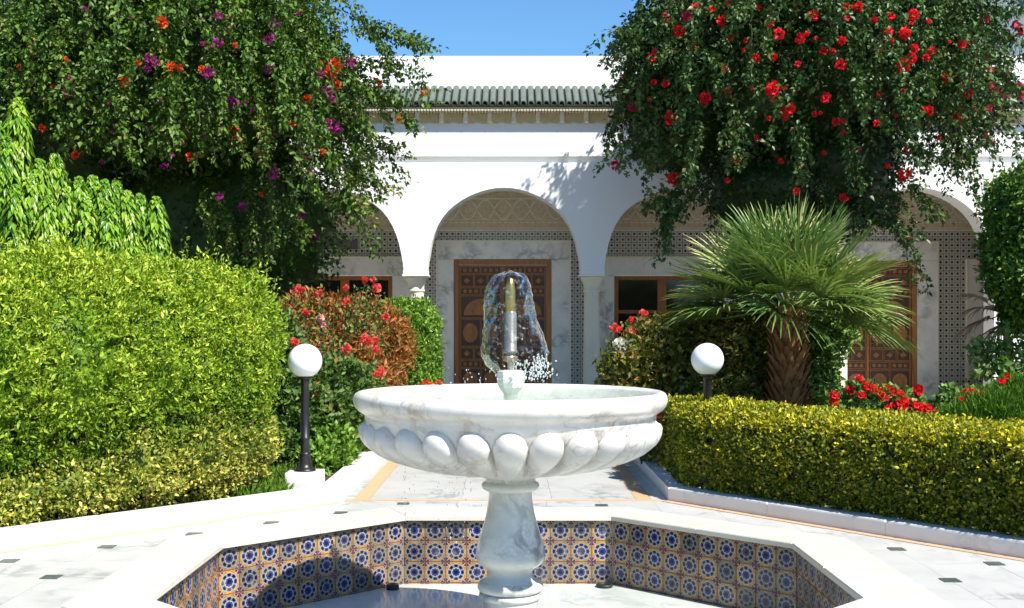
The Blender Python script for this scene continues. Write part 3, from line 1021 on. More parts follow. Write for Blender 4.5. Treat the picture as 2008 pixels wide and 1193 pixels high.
pts, rad, stc = [], [], []
for _ in range(170):                                           # splash where the bell breaks up, mostly to the right
    a = random.gauss(0.1, 0.9)
    r = abs(random.gauss(62, 17))
    v = random.triangular(695, 750, 735)
    pts.append((FX + r / SP * math.cos(a), BY + r / SP * math.sin(a) * 1.2, zc(v)))
    rad.append(random.choice((0.0025, 0.0035, 0.005, 0.007))); stc.append(random.uniform(0.8, 2.2))
for _ in range(70):
    a = random.uniform(0, 2 * PI); r = random.uniform(40, 130)
    pts.append((FX + r / SP * math.cos(a), BY + r / SP * math.sin(a), zc(random.triangular(715, 758, 750))))
    rad.append(random.choice((0.002, 0.003, 0.0045))); stc.append(random.uniform(1, 2))
for q in range(15):                                            # threads of water in the broken skirt
    a = random.gauss(0.1, 0.8); r = random.uniform(52, 76); v = random.uniform(694, 712)
    for s in range(9):
        pts.append((FX + (r + s * random.uniform(-1.2, 1.6)) / SP * math.cos(a), BY + r / SP * math.sin(a), zc(v + s * 3.1)))
        rad.append(random.choice((0.002, 0.003, 0.0042))); stc.append(2.4)
d = here(drops('spray', pts, rad, jet, stc)); d['kind'] = 'stuff'
# drips from the underside of the bowl
pts, rad, stc = [], [], []
for q in range(34):
    u = random.choice([random.uniform(785, 815), random.uniform(865, 950), random.uniform(870, 945)])
    ang = math.atan2(-math.sqrt(max(0.05, 0.62 - ((u - 1001) / SP) ** 2)), (u - 1001) / SP)
    r = random.uniform(0.45, 0.8)
    x, y = FX + (u - 1001) / SP, BY - math.sqrt(max(0.0, r * r - ((u - 1001) / SP) ** 2))
    for s in range(random.randint(2, 5)):
        pts.append((x + random.gauss(0, 0.004), y, random.uniform(0.28, 0.62)))
        rad.append(random.choice((0.0018, 0.0024, 0.003))); stc.append(random.uniform(1.2, 3))
tag(drops('water_drips', pts, rad, None, stc), 'drips of water falling from the underside of the bowl', kind='stuff')

# ================================================================ villa
FY = 18.2
BYW = 20.2
SF, SB = F_PX / FY, F_PX / BYW
xf = lambda u: (u - CX) / SF
zf = lambda v: CAM_H - (v - HY) / SF
xb = lambda u: (u - CX) / SB
zb = lambda v: CAM_H - (v - HY) / SB
ZFL = 0.2
villa = thing('villa', 'white arcaded villa with green tiled eaves behind the garden', 'building', (0, FY, 0))


def vb(m, name, mat, parent=None, weld=False):
    o = m.build(name, mat, parent or villa, weld=weld)
    if parent is None or parent is villa: here(o)
    return o


XL, XR = -9.6, 10.2
ARCH = [(151.5, 530), (150.5, 520), (149, 510), (146.5, 496), (142.5, 478), (137.5, 462), (130, 444), (120, 427), (109, 413.5), (97, 403), (82, 392.5), (66, 383.8), (48, 376.6), (32, 372), (16, 369.2), (0, 368.3)]
ZCAP = zf(530)
arch_c = [178, 640, 988, 1336, 1798]
FREE = [814, 1162]                       # columns that stand free between two arches
brk = []                                 # (x, z_left_side, z_right_side) not needed: list of spans
spans = []                               # (x0, z0, x1, z1) of the lower edge of the front wall
edges = [XL]
for c in arch_c:
    pts_ = [(xf(c - w), zf(v)) for w, v in ARCH] + [(xf(c + w), zf(v)) for w, v in ARCH[::-1][1:]]
    x_l, x_r = pts_[0][0], pts_[-1][0]
    pier_bottom = ZCAP if any(abs(xf(f) - (edges[-1] + x_l) / 2) < 0.15 for f in FREE) else ZFL
    spans.append((edges[-1], pier_bottom, x_l, pier_bottom, 'pier'))
    for a, b in zip(pts_[:-1], pts_[1:]): spans.append((a[0], a[1], b[0], b[1], 'arch'))
    edges.append(x_r)
spans.append((edges[-1], ZFL, XR, ZFL, 'pier'))
ZG0, ZG1 = zf(319), zf(306.5)
TH = 0.42
m = MB()
for (x0, z0, x1, z1, kind) in spans:
    m.face([(x0, FY, z0), (x1, FY, z1), (x1, FY, ZG0), (x0, FY, ZG0)])
    m.face([(x1, FY + TH, z1), (x0, FY + TH, z0), (x0, FY + TH, ZG0), (x1, FY + TH, ZG0)])
    m.face([(x0, FY, z0), (x0, FY + TH, z0), (x1, FY + TH, z1), (x1, FY, z1)])
    if kind == 'pier' and z0 == ZFL:
        for x in (x0, x1):
            m.face([(x, FY, ZFL), (x, FY + TH, ZFL), (x, FY + TH, ZCAP), (x, FY, ZCAP)])
m.face([(XL, FY, ZG0), (XR, FY, ZG0), (XR, FY + 0.075, ZG0), (XL, FY + 0.075, ZG0)])
m.face([(XL, FY + 0.075, ZG0), (XR, FY + 0.075, ZG0), (XR, FY + 0.075, ZG1), (XL, FY + 0.075, ZG1)])
m.face([(XL, FY + 0.075, ZG1), (XR, FY + 0.075, ZG1), (XR, FY, ZG1), (XL, FY, ZG1)])
m.face([(XL, FY, ZG1), (XR, FY, ZG1), (XR, FY, 4.95), (XL, FY, 4.95)])
m.face([(XR, FY + TH, ZG0), (XL, FY + TH, ZG0), (XL, FY + TH, 4.95), (XR, FY + TH, 4.95)])
for x in (XL, XR): m.face([(x, FY, ZFL), (x, BYW, ZFL), (x, BYW, 4.95), (x, FY, 4.95)])
wall = vb(m, 'facade_wall', 'white_plaster', weld=True)
# parapet and roof deck behind the eaves
ZP = CAM_H + (HY - 110) / F_PX * 18.62
m = MB(); m.box(XL, XR, 18.62, 19.0, 4.95, ZP, 0.012)
vb(m, 'parapet', 'white_plaster')
# eaves: tiles
Z_E, Y_E = 4.935, FY - 0.215
Z_T, Y_T = 5.30, FY + 0.40
mtile = MB()
rows = []
N = 9
for s, t_ in ((0.0, 0), (0.035, 0), (1.0, 1)):
    row = []
    for k in range(N):
        a = PI * k / (N - 1)
        row.append((-0.052 * math.cos(a), Y_E + (Y_T - Y_E) * s, Z_E + (Z_T - Z_E) * s + 0.05 * math.sin(a) * (1.12 if s < 0.02 else 1)))
    rows.append(row)
mtile.grid(rows, False, True, True)
r_in = [(x * 0.72, y, z - 0.014) for x, y, z in rows[0]]
mtile.grid([r_in, rows[0]], False, False, True)
mtile.grid([[(x * 0.72, y + 0.3, z - 0.014 + 0.3 * (Z_T - Z_E) / (Y_T - Y_E)) for x, y, z in rows[0]], r_in], False, True, True)
me_rt = mtile.mesh('roof_tile', 'green_glaze')
m = MB()
m.face([(XL, Y_E + 0.012, Z_E - 0.006), (XR, Y_E + 0.012, Z_E - 0.006), (XR, Y_T, Z_T - 0.006), (XL, Y_T, Z_T - 0.006)])
m.face([(XL, Y_E + 0.012, Z_E - 0.03), (XR, Y_E + 0.012, Z_E - 0.03), (XR, Y_E + 0.012, Z_E - 0.006), (XL, Y_E + 0.012, Z_E - 0.006)])
m.face([(XL, Y_E + 0.012, Z_E - 0.03), (XL, FY, Z_E - 0.03), (XR, FY, Z_E - 0.03), (XR, Y_E + 0.012, Z_E - 0.03)])
roof = vb(m, 'eaves_roof', 'tile_bed')
xt = XL + 0.06
while xt < XR:
    o = add('roof_tile', me_rt, roof, (xt, random.uniform(-0.008, 0.008), random.uniform(-0.004, 0.004)), random.uniform(-0.012, 0.012) * 0)
    xt += 0.1185
# cornice: panel, brackets, fringe of small stalactite blocks
ZB0, ZB1 = 4.672, 4.905
m = MB()
nseg = int((XR - XL) / 0.377)
xs = np.arange(XL, XR, 0.377 / 8)
ph0 = (817.7 - CX) / (F_PX / (FY - 0.1))
for x in xs[:-1]:
    u0 = ((x - ph0) / 0.377) % 1; u1 = ((x + 0.377 / 8 - ph0) / 0.377) % 1
    s = lambda u: ZB0 + 0.022 * (1 - abs(math.sin(2 * PI * u)))
    x2 = x + 0.377 / 8
    a = (x, FY - 0.03, s(u0)); b = (x2, FY - 0.03, s(u1 if u1 > 1e-6 else 1.0))
    m.face([a, b, (x2, FY - 0.03, ZB1), (x, FY - 0.03, ZB1)])
    m.face([a, (x, FY, a[2]), (x2, FY, b[2]), b])
corn = vb(m, 'cornice', 'yellow_stone')
mb_ = MB()
mb_.box(-0.036, 0.036, -0.052, 0.0, 0.0, 0.17, 0.006)
mb_.box(-0.027, 0.027, -0.085, -0.0525, 0.085, 0.17, 0.006)
me_br = mb_.mesh('bracket', 'cream_trim')
kk = math.ceil((XL - ph0) / 0.377)
while ph0 + kk * 0.377 < XR:
    add('bracket', me_br, corn, (ph0 + kk * 0.377, FY - 0.031, 4.672))
    kk += 1
m = MB(); m.box(XL, XR, FY - 0.15, FY - 0.031, 4.878, 4.905)
m.build('fascia', 'cream_trim', corn)
m = MB()
xd = XL
while xd < XR - 0.05:
    m.box(xd + 0.006, xd + 0.041, FY - 0.178, FY - 0.02, 4.843, 4.876, 0.0)
    m.box(xd + 0.014, xd + 0.033, FY - 0.168, FY - 0.02, 4.826, 4.8425, 0.0)
    xd += 0.047
fr_ = m.build('fringe', 'cream_trim', corn); fr_['kind'] = 'stuff'

# columns
for cpx in FREE:
    x = xf(cpx)
    yc = FY + 0.21
    mm = MB(); mm.box(x - 0.2, x + 0.2, yc - 0.2, yc + 0.2, ZFL, ZFL + 0.10, 0.008)
    mm.lathe([(0.185, ZFL + 0.10), (0.19, ZFL + 0.13), (0.175, ZFL + 0.165), (0.15, ZFL + 0.18), (0.15, ZFL + 0.2)], 32, x, yc)
    col = thing('column', None, None); del_ = col
    bpy.data.objects.remove(col)
    mm2 = MB(); mm2.lathe([(0.138, ZFL + 0.2), (0.136, 0.9), (0.122, zf(572))], 36, x, yc)
    col = vb(mm2, 'column', 'cream_stone')
    mm.build('column_base', 'cream_stone', col)
    mm = MB(); mm.lathe([(0.12, zf(573)), (0.138, zf(571)), (0.138, zf(568.5)), (0.124, zf(567)), (0.13, zf(560)), (0.15, zf(552)), (0.178, zf(546)), (0.187, zf(543)), (0.17, zf(542))], 32, x, yc)
    mm.build('capital', 'cream_stone', col)
    mm = MB(); mm.box(x - 0.205, x + 0.205, yc - 0.225, yc + 0.225, zf(542), zf(538.5), 0.006)
    mm.box(x - 0.188, x + 0.188, yc - 0.212, yc + 0.212, zf(538.4), ZCAP, 0.004)
    mm.build('impost', 'white_plaster', col)
# cream pilaster at the right-hand pier
m = MB(); m.box(xf(1636), xf(1661), FY - 0.02, FY + TH, ZFL, ZCAP - 0.03, 0.006)
vb(m, 'pilaster', 'cream_stone')

# gallery
m = MB(); m.box(XL + 0.01, XR - 0.01, FY + TH + 0.005, BYW + 0.3, 3.86, 3.98)
vb(m, 'gallery_ceiling', 'white_plaster')
m = MB(); m.box(XL, XR, 17.62, BYW + 0.2, -0.05, ZFL, 0.01)
vb(m, 'gallery_floor', 'marble_kerb')
m = MB(); m.box(-2.6, 2.5, 17.30, 17.615, -0.05, 0.085, 0.01)
vb(m, 'entrance_step', 'marble_kerb')
m = MB(); m.box(XL, XR, 16.85, 17.29, -0.05, 0.06, 0.01)  # unseen paved strip, added to bounce sunlight onto the facade
m.box(XL, -2.61, 17.291, 17.615, -0.05, 0.06, 0.01); m.box(2.51, XR, 17.291, 17.615, -0.05, 0.06, 0.01)
vb(m, 'bounce_terrace', 'marble_kerb')
door_frames = [(855, 1120, 471, 890, 1082, 509), (1570, 1839, 474, 1605, 1797, 512)]
win_frames = [(544, 808, 503, 582, 770, 541), (1166, 1430, 503, 1204, 1392, 541), (1893, 2151, 508, 1925, 2113, 542)]
holes = [(xb(a[3]), xb(a[4]), 0.0, zb(a[5])) for a in door_frames] + [(xb(a[3]), xb(a[4]), zb(707), zb(a[5])) for a in win_frames]
holes.sort()
m = MB()
xl_ = XL
for a, b, z0, z1 in holes:
    b = min(b, XR)
    m.face([(xl_, BYW, 0), (a, BYW, 0), (a, BYW, 4), (xl_, BYW, 4)])
    m.face([(a, BYW, z1), (b, BYW, z1), (b, BYW, 4), (a, BYW, 4)])
    if z0 > 0: m.face([(a, BYW, 0), (b, BYW, 0), (b, BYW, z0), (a, BYW, z0)])
    xl_ = b
if xl_ < XR - 0.01: m.face([(xl_, BYW, 0), (XR, BYW, 0), (XR, BYW, 4), (xl_, BYW, 4)])
bw = vb(m, 'gallery_wall', 'pale_stucco')
ZS0 = zb(452)
m = MB(); m.box(XL + 0.02, XR - 0.02, BYW - 0.03, BYW + 0.02, ZS0 + 0.012, 3.855)
st = m.build('stucco_panel', 'beige_stucco', bw)
m = MB()
yl = BYW - 0.036
PITCH = 0.306
zm, amp = zb(411.5), (zb(393) - zb(430)) / 2
x_c = xb(987)


def line_strip(m, P, w, y0=BYW - 0.03, y1=BYW - 0.042):
    """raised moulding that follows P in the plane of the wall"""
    for a, b in zip(P[:-1], P[1:]):
        d = (b[0] - a[0], b[1] - a[1]); l = math.hypot(*d) or 1
        n = (-d[1] / l * w / 2, d[0] / l * w / 2)
        q = [(a[0] + n[0], a[1] + n[1]), (a[0] - n[0], a[1] - n[1]), (b[0] - n[0], b[1] - n[1]), (b[0] + n[0], b[1] + n[1])]
        m.face([(x, y1, z) for x, z in q])
        m.face([(q[0][0], y0, q[0][1]), (q[0][0], y1, q[0][1]), (q[3][0], y1, q[3][1]), (q[3][0], y0, q[3][1])])
        m.face([(q[1][0], y1, q[1][1]), (q[1][0], y0, q[1][1]), (q[2][0], y0, q[2][1]), (q[2][0], y1, q[2][1])])


xx = np.arange(-8.6, 9.3, PITCH / 12)
for sg in (-1, 1):
    P = [(x, zm + sg * amp * math.copysign(abs(math.cos(PI * (x - x_c) / PITCH)) ** 0.75, math.cos(PI * (x - x_c) / PITCH))) for x in xx]
    line_strip(m, P, 0.020)
    P = [(x, zm + sg * (amp - 0.045) * math.copysign(abs(math.cos(PI * (x - x_c) / PITCH)) ** 0.75, math.cos(PI * (x - x_c) / PITCH))) for x in xx]
    line_strip(m, P, 0.007, y1=BYW - 0.036)
for v, w in ((390.5, 0.022), (432, 0.010), (448, 0.012)):
    line_strip(m, [(-8.6, zb(v)), (9.3, zb(v))], w)
for x in np.arange(-8.6, 9.3, 0.095):
    line_strip(m, [(x, zb(437)), (x + 0.065, zb(437))], 0.02)
for k in range(-27, 32):                  # little rosettes inside the ovals
    x0 = x_c + k * PITCH
    for q in range(8):
        a = q * PI / 4
        line_strip(m, [(x0 + 0.03 * math.cos(a), zm + 0.035 * math.sin(a)), (x0 + 0.065 * math.cos(a + 0.4), zm + 0.08 * math.sin(a + 0.4))], 0.010, y1=BYW - 0.036)
lat = m.build('stucco_lattice', 'pale_stucco', bw); lat['kind'] = 'stuff'
m = MB(); m.box(XL + 0.02, XR - 0.02, BYW - 0.04, BYW + 0.02, ZS0 - 0.012, ZS0 + 0.010)
m.build('stucco_fillet', 'pale_stucco', bw)
# frames: (left, right, top, bottom) outer and inner, in pixels of the back wall
boxes = []
for a in door_frames: boxes.append((xb(a[0]), xb(a[1]), ZFL, zb(a[2])))
for a in win_frames: boxes.append((xb(a[0]), xb(a[1]), zb(742), zb(a[2])))
TP = 0.0985
m = MB()
z = ZS0 - 0.014 - TP
nz_ = 0
while z > ZFL - 0.02:
    x = XL + 0.05
    while x < XR - 0.15:
        if not any(b[0] - 0.01 < x and x + TP < b[1] + 0.01 and b[2] - 0.01 < z and z + TP < b[3] + 0.01 for b in boxes) and -6.5 < x < 9.9:
            g, e_ = 0.0015, 0.004
            m.face([(x + g + e_, BYW - 0.014, z + g + e_), (x + TP - g - e_, BYW - 0.014, z + g + e_), (x + TP - g - e_, BYW - 0.014, z + TP - g - e_), (x + g + e_, BYW - 0.014, z + TP - g - e_)], uv=[(0.03, 0.03), (0.97, 0.03), (0.97, 0.97), (0.03, 0.97)])
            o_ = [(x + g, z + g), (x + TP - g, z + g), (x + TP - g, z + TP - g), (x + g, z + TP - g)]
            i_ = [(x + g + e_, z + g + e_), (x + TP - g - e_, z + g + e_), (x + TP - g - e_, z + TP - g - e_), (x + g + e_, z + TP - g - e_)]
            for k in range(4):
                k2 = (k + 1) % 4
                m.face([(o_[k][0], BYW - 0.002, o_[k][1]), (o_[k2][0], BYW - 0.002, o_[k2][1]), (i_[k2][0], BYW - 0.014, i_[k2][1]), (i_[k][0], BYW - 0.014, i_[k][1])], uv=[(0.03, 0.5)] * 4)
        x += TP
    z -= TP
wt = m.build('wall_tiles', 'dot_tile', bw); wt['kind'] = 'stuff'


def surround(name, a, zbot_out, zbot_in, sill):
    x0, x1, zt = xb(a[0]), xb(a[1]), zb(a[2])
    i0, i1, it = xb(a[3]), xb(a[4]), zb(a[5])
    y0, y1 = BYW - 0.055, BYW + 0.05
    m = MB()
    m.box(x0, i0, y0, y1, zbot_out, it - 0.0015, 0.004)
    s = vb(m, name, 'marble_grey')
    m = MB(); m.box(i1, x1, y0, y1, zbot_out, it - 0.0015, 0.004); m.build('jamb', 'marble_grey', s)
    m = MB(); m.box(x0, x1, y0, y1, it + 0.0015, zt, 0.004); m.build('lintel', 'marble_grey', s)
    if sill:
        m = MB(); m.box(i0 + 0.002, i1 - 0.002, y0, y1, zbot_out, zbot_in, 0.004); m.build('sill', 'marble_grey', s)
    m = MB()                              # pale outer fillet
    w = 0.028
    m.box(x0 + 0.005, x0 + 0.005 + w, y0 - 0.012, y0 - 0.0005, zbot_out, zt - 0.035, 0.003)
    m.box(x1 - 0.005 - w, x1 - 0.005, y0 - 0.012, y0 - 0.0005, zbot_out, zt - 0.035, 0.003)
    m.box(x0 + 0.005, x1 - 0.005, y0 - 0.012, y0 - 0.0005, zt - 0.034, zt - 0.006, 0.003)
    if sill: m.box(x0 + 0.034, x1 - 0.034, y0 - 0.012, y0 - 0.0005, zbot_out + 0.004, zbot_out + 0.03, 0.003)
    m.build('fillet', 'cream_stone', s)
    return i0, i1, it


def panel_mesh(w, h, kind):
    """carved panel lying in the plane y = 0, proud towards -y"""
    m = MB()
    m.box(-w / 2, w / 2, 0.004, 0.02, -h / 2, h / 2)
    return m.mesh('panel', 'carved_wood')


def carving_mesh(w, h, kind):
    m = MB()
    if kind == 'bar':                     # row of small points
        n = 3
        for k in range(n):
            cx = (k - 1) * w * 0.3
            m.prism([(0, 0)] * 0 or [(cx - w * 0.10, -h * 0.24), (cx, -h * 0.36), (cx + w * 0.10, -h * 0.24), (cx + w * 0.10, h * 0.24), (cx, h * 0.36), (cx - w * 0.10, h * 0.24)], 0, 0.014, 0.004)
    elif kind == 'square':
        m.prism([(0, -h * 0.3), (w * 0.3, 0), (0, h * 0.3), (-w * 0.3, 0)], 0, 0.012, 0.006)
    elif kind == 'oval':
        for f, zz in ((0.82, 0.010), (0.42, 0.018)):
            m.prism([(w * 0.5 * f * math.cos(a), h * 0.46 * f * math.sin(a)) for a in np.linspace(0, 2 * PI, 17)[:-1]], 0, zz, 0.005)
    elif kind == 'arch':
        out = [(w * 0.44 * math.cos(a), -h * 0.40 + h * 0.80 * math.sin(a)) for a in np.linspace(0, PI, 13)]
        m.prism(out, 0, 0.010, 0.006)
        for k in range(5):
            a = PI * (k + 0.5) / 5
            cx, cy = w * 0.27 * math.cos(a), -h * 0.36 + h * 0.50 * math.sin(a)
            m.prism([(cx + w * 0.055 * math.cos(b), cy + h * 0.10 * math.sin(b)) for b in np.linspace(0, 2 * PI, 9)[:-1]], 0.010, 0.022, 0.004)
    # stand it up: (x, y, z) -> (x, -z, y)
    m.v = [(x, -z + 0.004, y) for x, y, z in m.v]
    return m.mesh('carving', 'door_wood')


def make_door(i0, i1, it):
    yd = BYW + 0.03
    w = i1 - i0
    m = MB()
    fw = 0.085
    m.box(i0 + 0.003, i0 + fw, yd - 0.06, yd + 0.05, ZFL + 0.002, it - 0.002, 0.006)
    m.box(i1 - fw, i1 - 0.003, yd - 0.06, yd + 0.05, ZFL + 0.002, it - 0.002, 0.006)
    m.box(i0 + fw + 0.001, i1 - fw - 0.001, yd - 0.06, yd + 0.05, it - fw - 0.01, it - 0.002, 0.006)
    fr = vb(m, 'door', 'door_wood')
    lw_ = (w - 2 * fw - 0.012) / 2
    zt = it - fw - 0.014
    for s in range(2):
        lx0 = i0 + fw + 0.002 + s * (lw_ + 0.008)
        m = MB(); m.box(lx0, lx0 + lw_, yd - 0.02, yd + 0.02, ZFL + 0.006, zt, 0.003)
        leaf = m.build('door_leaf', 'door_wood', fr)
        rowsd = [('bar', 2, 0.105), ('square', 3, 0.19), ('bar', 2, 0.105), ('arch', 1, 0.37), ('oval', 2, 0.46), ('square', 3, 0.19), ('bar', 2, 0.105), ('oval', 2, 0.36), ('square', 3, 0.15)]
        zz = zt - 0.035
        for kind, n, hh in rowsd:
            cw = (lw_ - 0.05) / n
            if zz - hh < ZFL + 0.03: break
            pw, phh = cw - 0.036, hh - 0.01
            pm, cm = panel_mesh(pw, phh, kind), carving_mesh(pw, phh, kind)
            frm = MB()
            bw_ = 0.011
            frm.box(-pw / 2 - bw_, pw / 2 + bw_, -0.012, 0.0195, phh / 2 + 0.0005, phh / 2 + bw_)
            frm.box(-pw / 2 - bw_, pw / 2 + bw_, -0.012, 0.0195, -phh / 2 - bw_, -phh / 2 - 0.0005)
            frm.box(-pw / 2 - bw_, -pw / 2 - 0.0005, -0.012, 0.0195, -phh / 2, phh / 2)
            frm.box(pw / 2 + 0.0005, pw / 2 + bw_, -0.012, 0.0195, -phh / 2, phh / 2)
            fm = frm.mesh('panel_bead', 'door_wood')
            for q in range(n):
                c = (lx0 + 0.025 + cw * (q + 0.5), yd - 0.0425, zz - hh / 2)
                for mesh_, nm in ((pm, 'panel'), (cm, 'carving'), (fm, 'panel_bead')):
                    o = add(nm, mesh_, fr, c)
            zz -= hh + 0.035
    m = MB()
    m.lathe([(0.018, 0), (0.02, 0.03), (0.03, 0.045), (0.0, 0.06)], 14)
    m.v = [(x + (i0 + i1) / 2 + 0.07, yd - 0.021 - z, y + 1.2) for x, y, z in m.v]
    m.build('door_knob', 'brass', fr)
    m = MB(); m.box(i0 + w / 2 - 0.025, i0 + w / 2 + 0.025, yd - 0.05, yd - 0.021, ZFL + 0.01, zt - 0.002, 0.006)
    m.build('cover_strip', 'door_wood', fr)


def make_window(i0, i1, it, zbt):
    yd = BYW + 0.035
    m = MB()
    fw = 0.075
    xm = (i0 + i1) / 2
    m.box(i0 + 0.002, i0 + fw, yd - 0.03, yd + 0.03, zbt, it - 0.002, 0.005)
    m.box(i1 - fw, i1 - 0.002, yd - 0.03, yd + 0.03, zbt, it - 0.002, 0.005)
    m.box(i0 + fw + 0.001, i1 - fw - 0.001, yd - 0.03, yd + 0.03, it - fw, it - 0.002, 0.005)
    m.box(i0 + fw + 0.001, i1 - fw - 0.001, yd - 0.03, yd + 0.03, zbt, zbt + fw, 0.005)
    wn = vb(m, 'window', 'window_wood')
    m = MB(); m.box(xm - 0.075, xm + 0.075, yd - 0.035, yd + 0.025, zbt + fw + 0.001, it - fw - 0.001, 0.006); m.build('mullion', 'window_wood', wn)
    zr = it - fw - 0.55
    m = MB()
    for a, b in ((i0 + fw, xm - 0.075), (xm + 0.075, i1 - fw)):
        m.box(a + 0.001, b - 0.001, yd - 0.02, yd + 0.02, zr - 0.03, zr + 0.03, 0.004)
        m.box((a + b) / 2 - 0.018, (a + b) / 2 + 0.018, yd - 0.018, yd + 0.018, zbt + fw + 0.001, zr - 0.031, 0.004)
    m.build('glazing_bar', 'window_wood', wn)
    for a, b in ((i0 + fw, xm - 0.075), (xm + 0.075, i1 - fw)):
        m = MB(); m.box(a - 0.01, b + 0.01, yd + 0.003, yd + 0.012, zbt + fw - 0.01, it - fw + 0.01)
        m.build('pane', 'window_glass', wn)


for a in door_frames: make_door(*surround('door_surround', a, ZFL, ZFL, False))
for a in win_frames:
    i0, i1, it = surround('window_surround', a, zb(742), zb(707), True)
    make_window(i0, i1, it, zb(707))

# taller block of the villa to the right, seen from its shaded side
m = MB()
X8, YA, YB2, ZT = 9.75, 19.2, 25.4, 12.0
m.box(X8, X8 + 6, YA, YB2, 4.9, ZT)
blk = vb(m, 'upper_block', 'white_plaster')
m = MB()
wy0, wy1 = 21.2, 22.35
m.box(X8 - 0.05, X8 + 0.02, wy0, wy1, 7.4, 9.2)
m.build('window_recess', 'cream_stone', blk)
m = MB(); m.box(X8 - 0.056, X8 + 0.01, wy0 + 0.12, wy1 - 0.12, 7.52, 9.08); m.build('window_pane', 'window_glass', blk)

m = MB(); m.box(-0.265, 0.265, -0.012, 0.012, -0.085, 0.085, 0.004)
pl = m.build('wall_plaque', 'plaque_metal', None, (xb(672), BYW - 0.03, zb(480)))
tag(pl, 'small dark metal plaque on the dotted tiles above the window', 'plaque')

# ================================================================ garden lamps
def lamp(x, y, label, plinth_label=None):
    L = thing('garden_lamp', label, 'garden lamp', (x, y, 0.04), 'globe lamps beside the path')
    z0 = 0.235
    m = MB(); m.box(-0.155, 0.155, -0.155, 0.155, -0.05, 0.16, 0.012); m.build('plinth', 'marble_kerb', L)
    m = MB(); m.lathe([(0.095, 0.16), (0.098, 0.172), (0.085, 0.182), (0.075, 0.19), (0.06, 0.20), (0.055, 0.23), (0.052, 0.27), (0.046, 0.30), (0.05, 0.305), (0.05, 0.32), (0.043, 0.327)], 28); m.build('pole_foot', 'black_iron', L)
    m = MB(); m.lathe([(0.041, 0.327), (0.041, 0.44), (0.045, 0.445), (0.045, 0.46), (0.04, 0.465), (0.036, 0.95), (0.04, 0.955), (0.04, 0.985)], 24); m.build('pole', 'black_iron', L)
    m = MB(); m.lathe([(0.04, 0.985), (0.066, 0.990), (0.070, 1.0), (0.068, 1.012)], 28); m.build('collar', 'black_iron', L)
    R = 0.153
    m = MB(); m.lathe([(max(0.001, R * math.sin(a)), 1.148 - R * math.cos(a)) for a in np.linspace(0.44, PI, 25)], 40); m.build('globe', 'opal_glass', L)
    m = MB(); m.lathe([(0.154, 1.140), (0.1545, 1.146), (0.154, 1.152)], 40, cap=False)
    return L


lamp(-1.86, 10.45, 'white globe lamp on black post standing clear beside the round bush')
lamp(1.84, 10.95, 'white globe lamp rising out of the golden clipped hedge')

# ================================================================ plants
BED = 0.045


def trunk_mesh(paths, name, mat, parent, n=9):
    m = MB()
    for pts_, r0_, r1_ in paths:
        k = len(pts_)
        m.tube(pts_, [r0_ + (r1_ - r0_) * i / (k - 1) for i in range(k)], n)
    return m.build(name, mat, parent)


def wavy(a, b, n=7, amp=0.08):
    a, b = Vector(a), Vector(b)
    return [a.lerp(b, i / (n - 1)) + Vector((random.uniform(-amp, amp), random.uniform(-amp, amp), random.uniform(-amp, amp) * 0.5)) * (0 if i in (0, n - 1) else 1) for i in range(n)]


# ---------------------------------------------------------------- bougainvilleas
def strands(C, R, n, steps, step, zbias, droop, jitter, seed_shell=(0.55, 0.95), lift=0.25):
    d = nrm(rng.normal(size=(n * 2, 3)))
    d = d[d[:, 2] > zbias][:n]
    n = len(d)
    P = C + d * R * rng.uniform(seed_shell[0], seed_shell[1], (n, 1))
    D = nrm(d + np.array([0, 0, lift]) + rng.normal(size=(n, 3)) * 0.35)
    L = rng.uniform(0.45, 1.0, n)
    pts_ = [P]
    for s in range(steps):
        D = nrm(D + np.array([0, 0, -droop]) + rng.normal(size=(n, 3)) * jitter)
        P = P + D * step * L[:, None]
        pts_.append(P)
    return np.stack(pts_, 1)                 # n, steps+1, 3


def strand_leaves(S, per, L, W, spread, mu, sd, tipbright=0.25):
    n, k, _ = S.shape
    i = rng.integers(0, k - 1, size=(n, per))
    f = rng.random((n, per, 1))
    a = np.take_along_axis(S, i[:, :, None], 1); b = np.take_along_axis(S, i[:, :, None] + 1, 1)
    P = (a + (b - a) * f).reshape(-1, 3)
    T = nrm((b - a).reshape(-1, 3))
    m = len(P)
    o = nrm(rng.normal(size=(m, 3)))
    P = P + o * np.abs(rng.normal(size=(m, 1))) * spread
    D = nrm(o * 0.9 + T * 0.5 + np.array([0, 0, -0.15]))
    N = nrm(rng.normal(size=(m, 3)) * 0.6 + np.array([0, 0, 0.9]))
    kk = np.clip(1 + rng.normal(size=m) * 0.28, 0.5, 1.8)
    base = np.repeat(rng.normal(size=n) * 0.12, per)
    tn = mu + base + rng.normal(size=m) * sd + tipbright * (i.reshape(-1) / k - 0.4)
    return leaves(P, D, N, L * kk, W * kk, tn, 0.3, 0.2)


def strand_twigs(S, keep, rad):
    """thin three-sided stems, one joined mesh"""
    S = S[rng.permutation(len(S))[:keep]][:, ::3]
    n, k, _ = S.shape
    off = np.array([[1, 0, 0], [-0.5, 0.87, 0.2], [-0.5, -0.87, -0.2]]) * rad
    V = (S[:, :, None, :] + off[None, None]).reshape(-1, 3)
    T = []
    for j in range(k - 1):
        for q in range(3):
            q2 = (q + 1) % 3
            T += [[j * 3 + q, j * 3 + q2, (j + 1) * 3 + q2], [j * 3 + q, (j + 1) * 3 + q2, (j + 1) * 3 + q]]
    T = (np.array(T)[None] + (np.arange(n) * k * 3)[:, None, None]).reshape(-1, 3)
    return V, T, np.zeros(len(T))


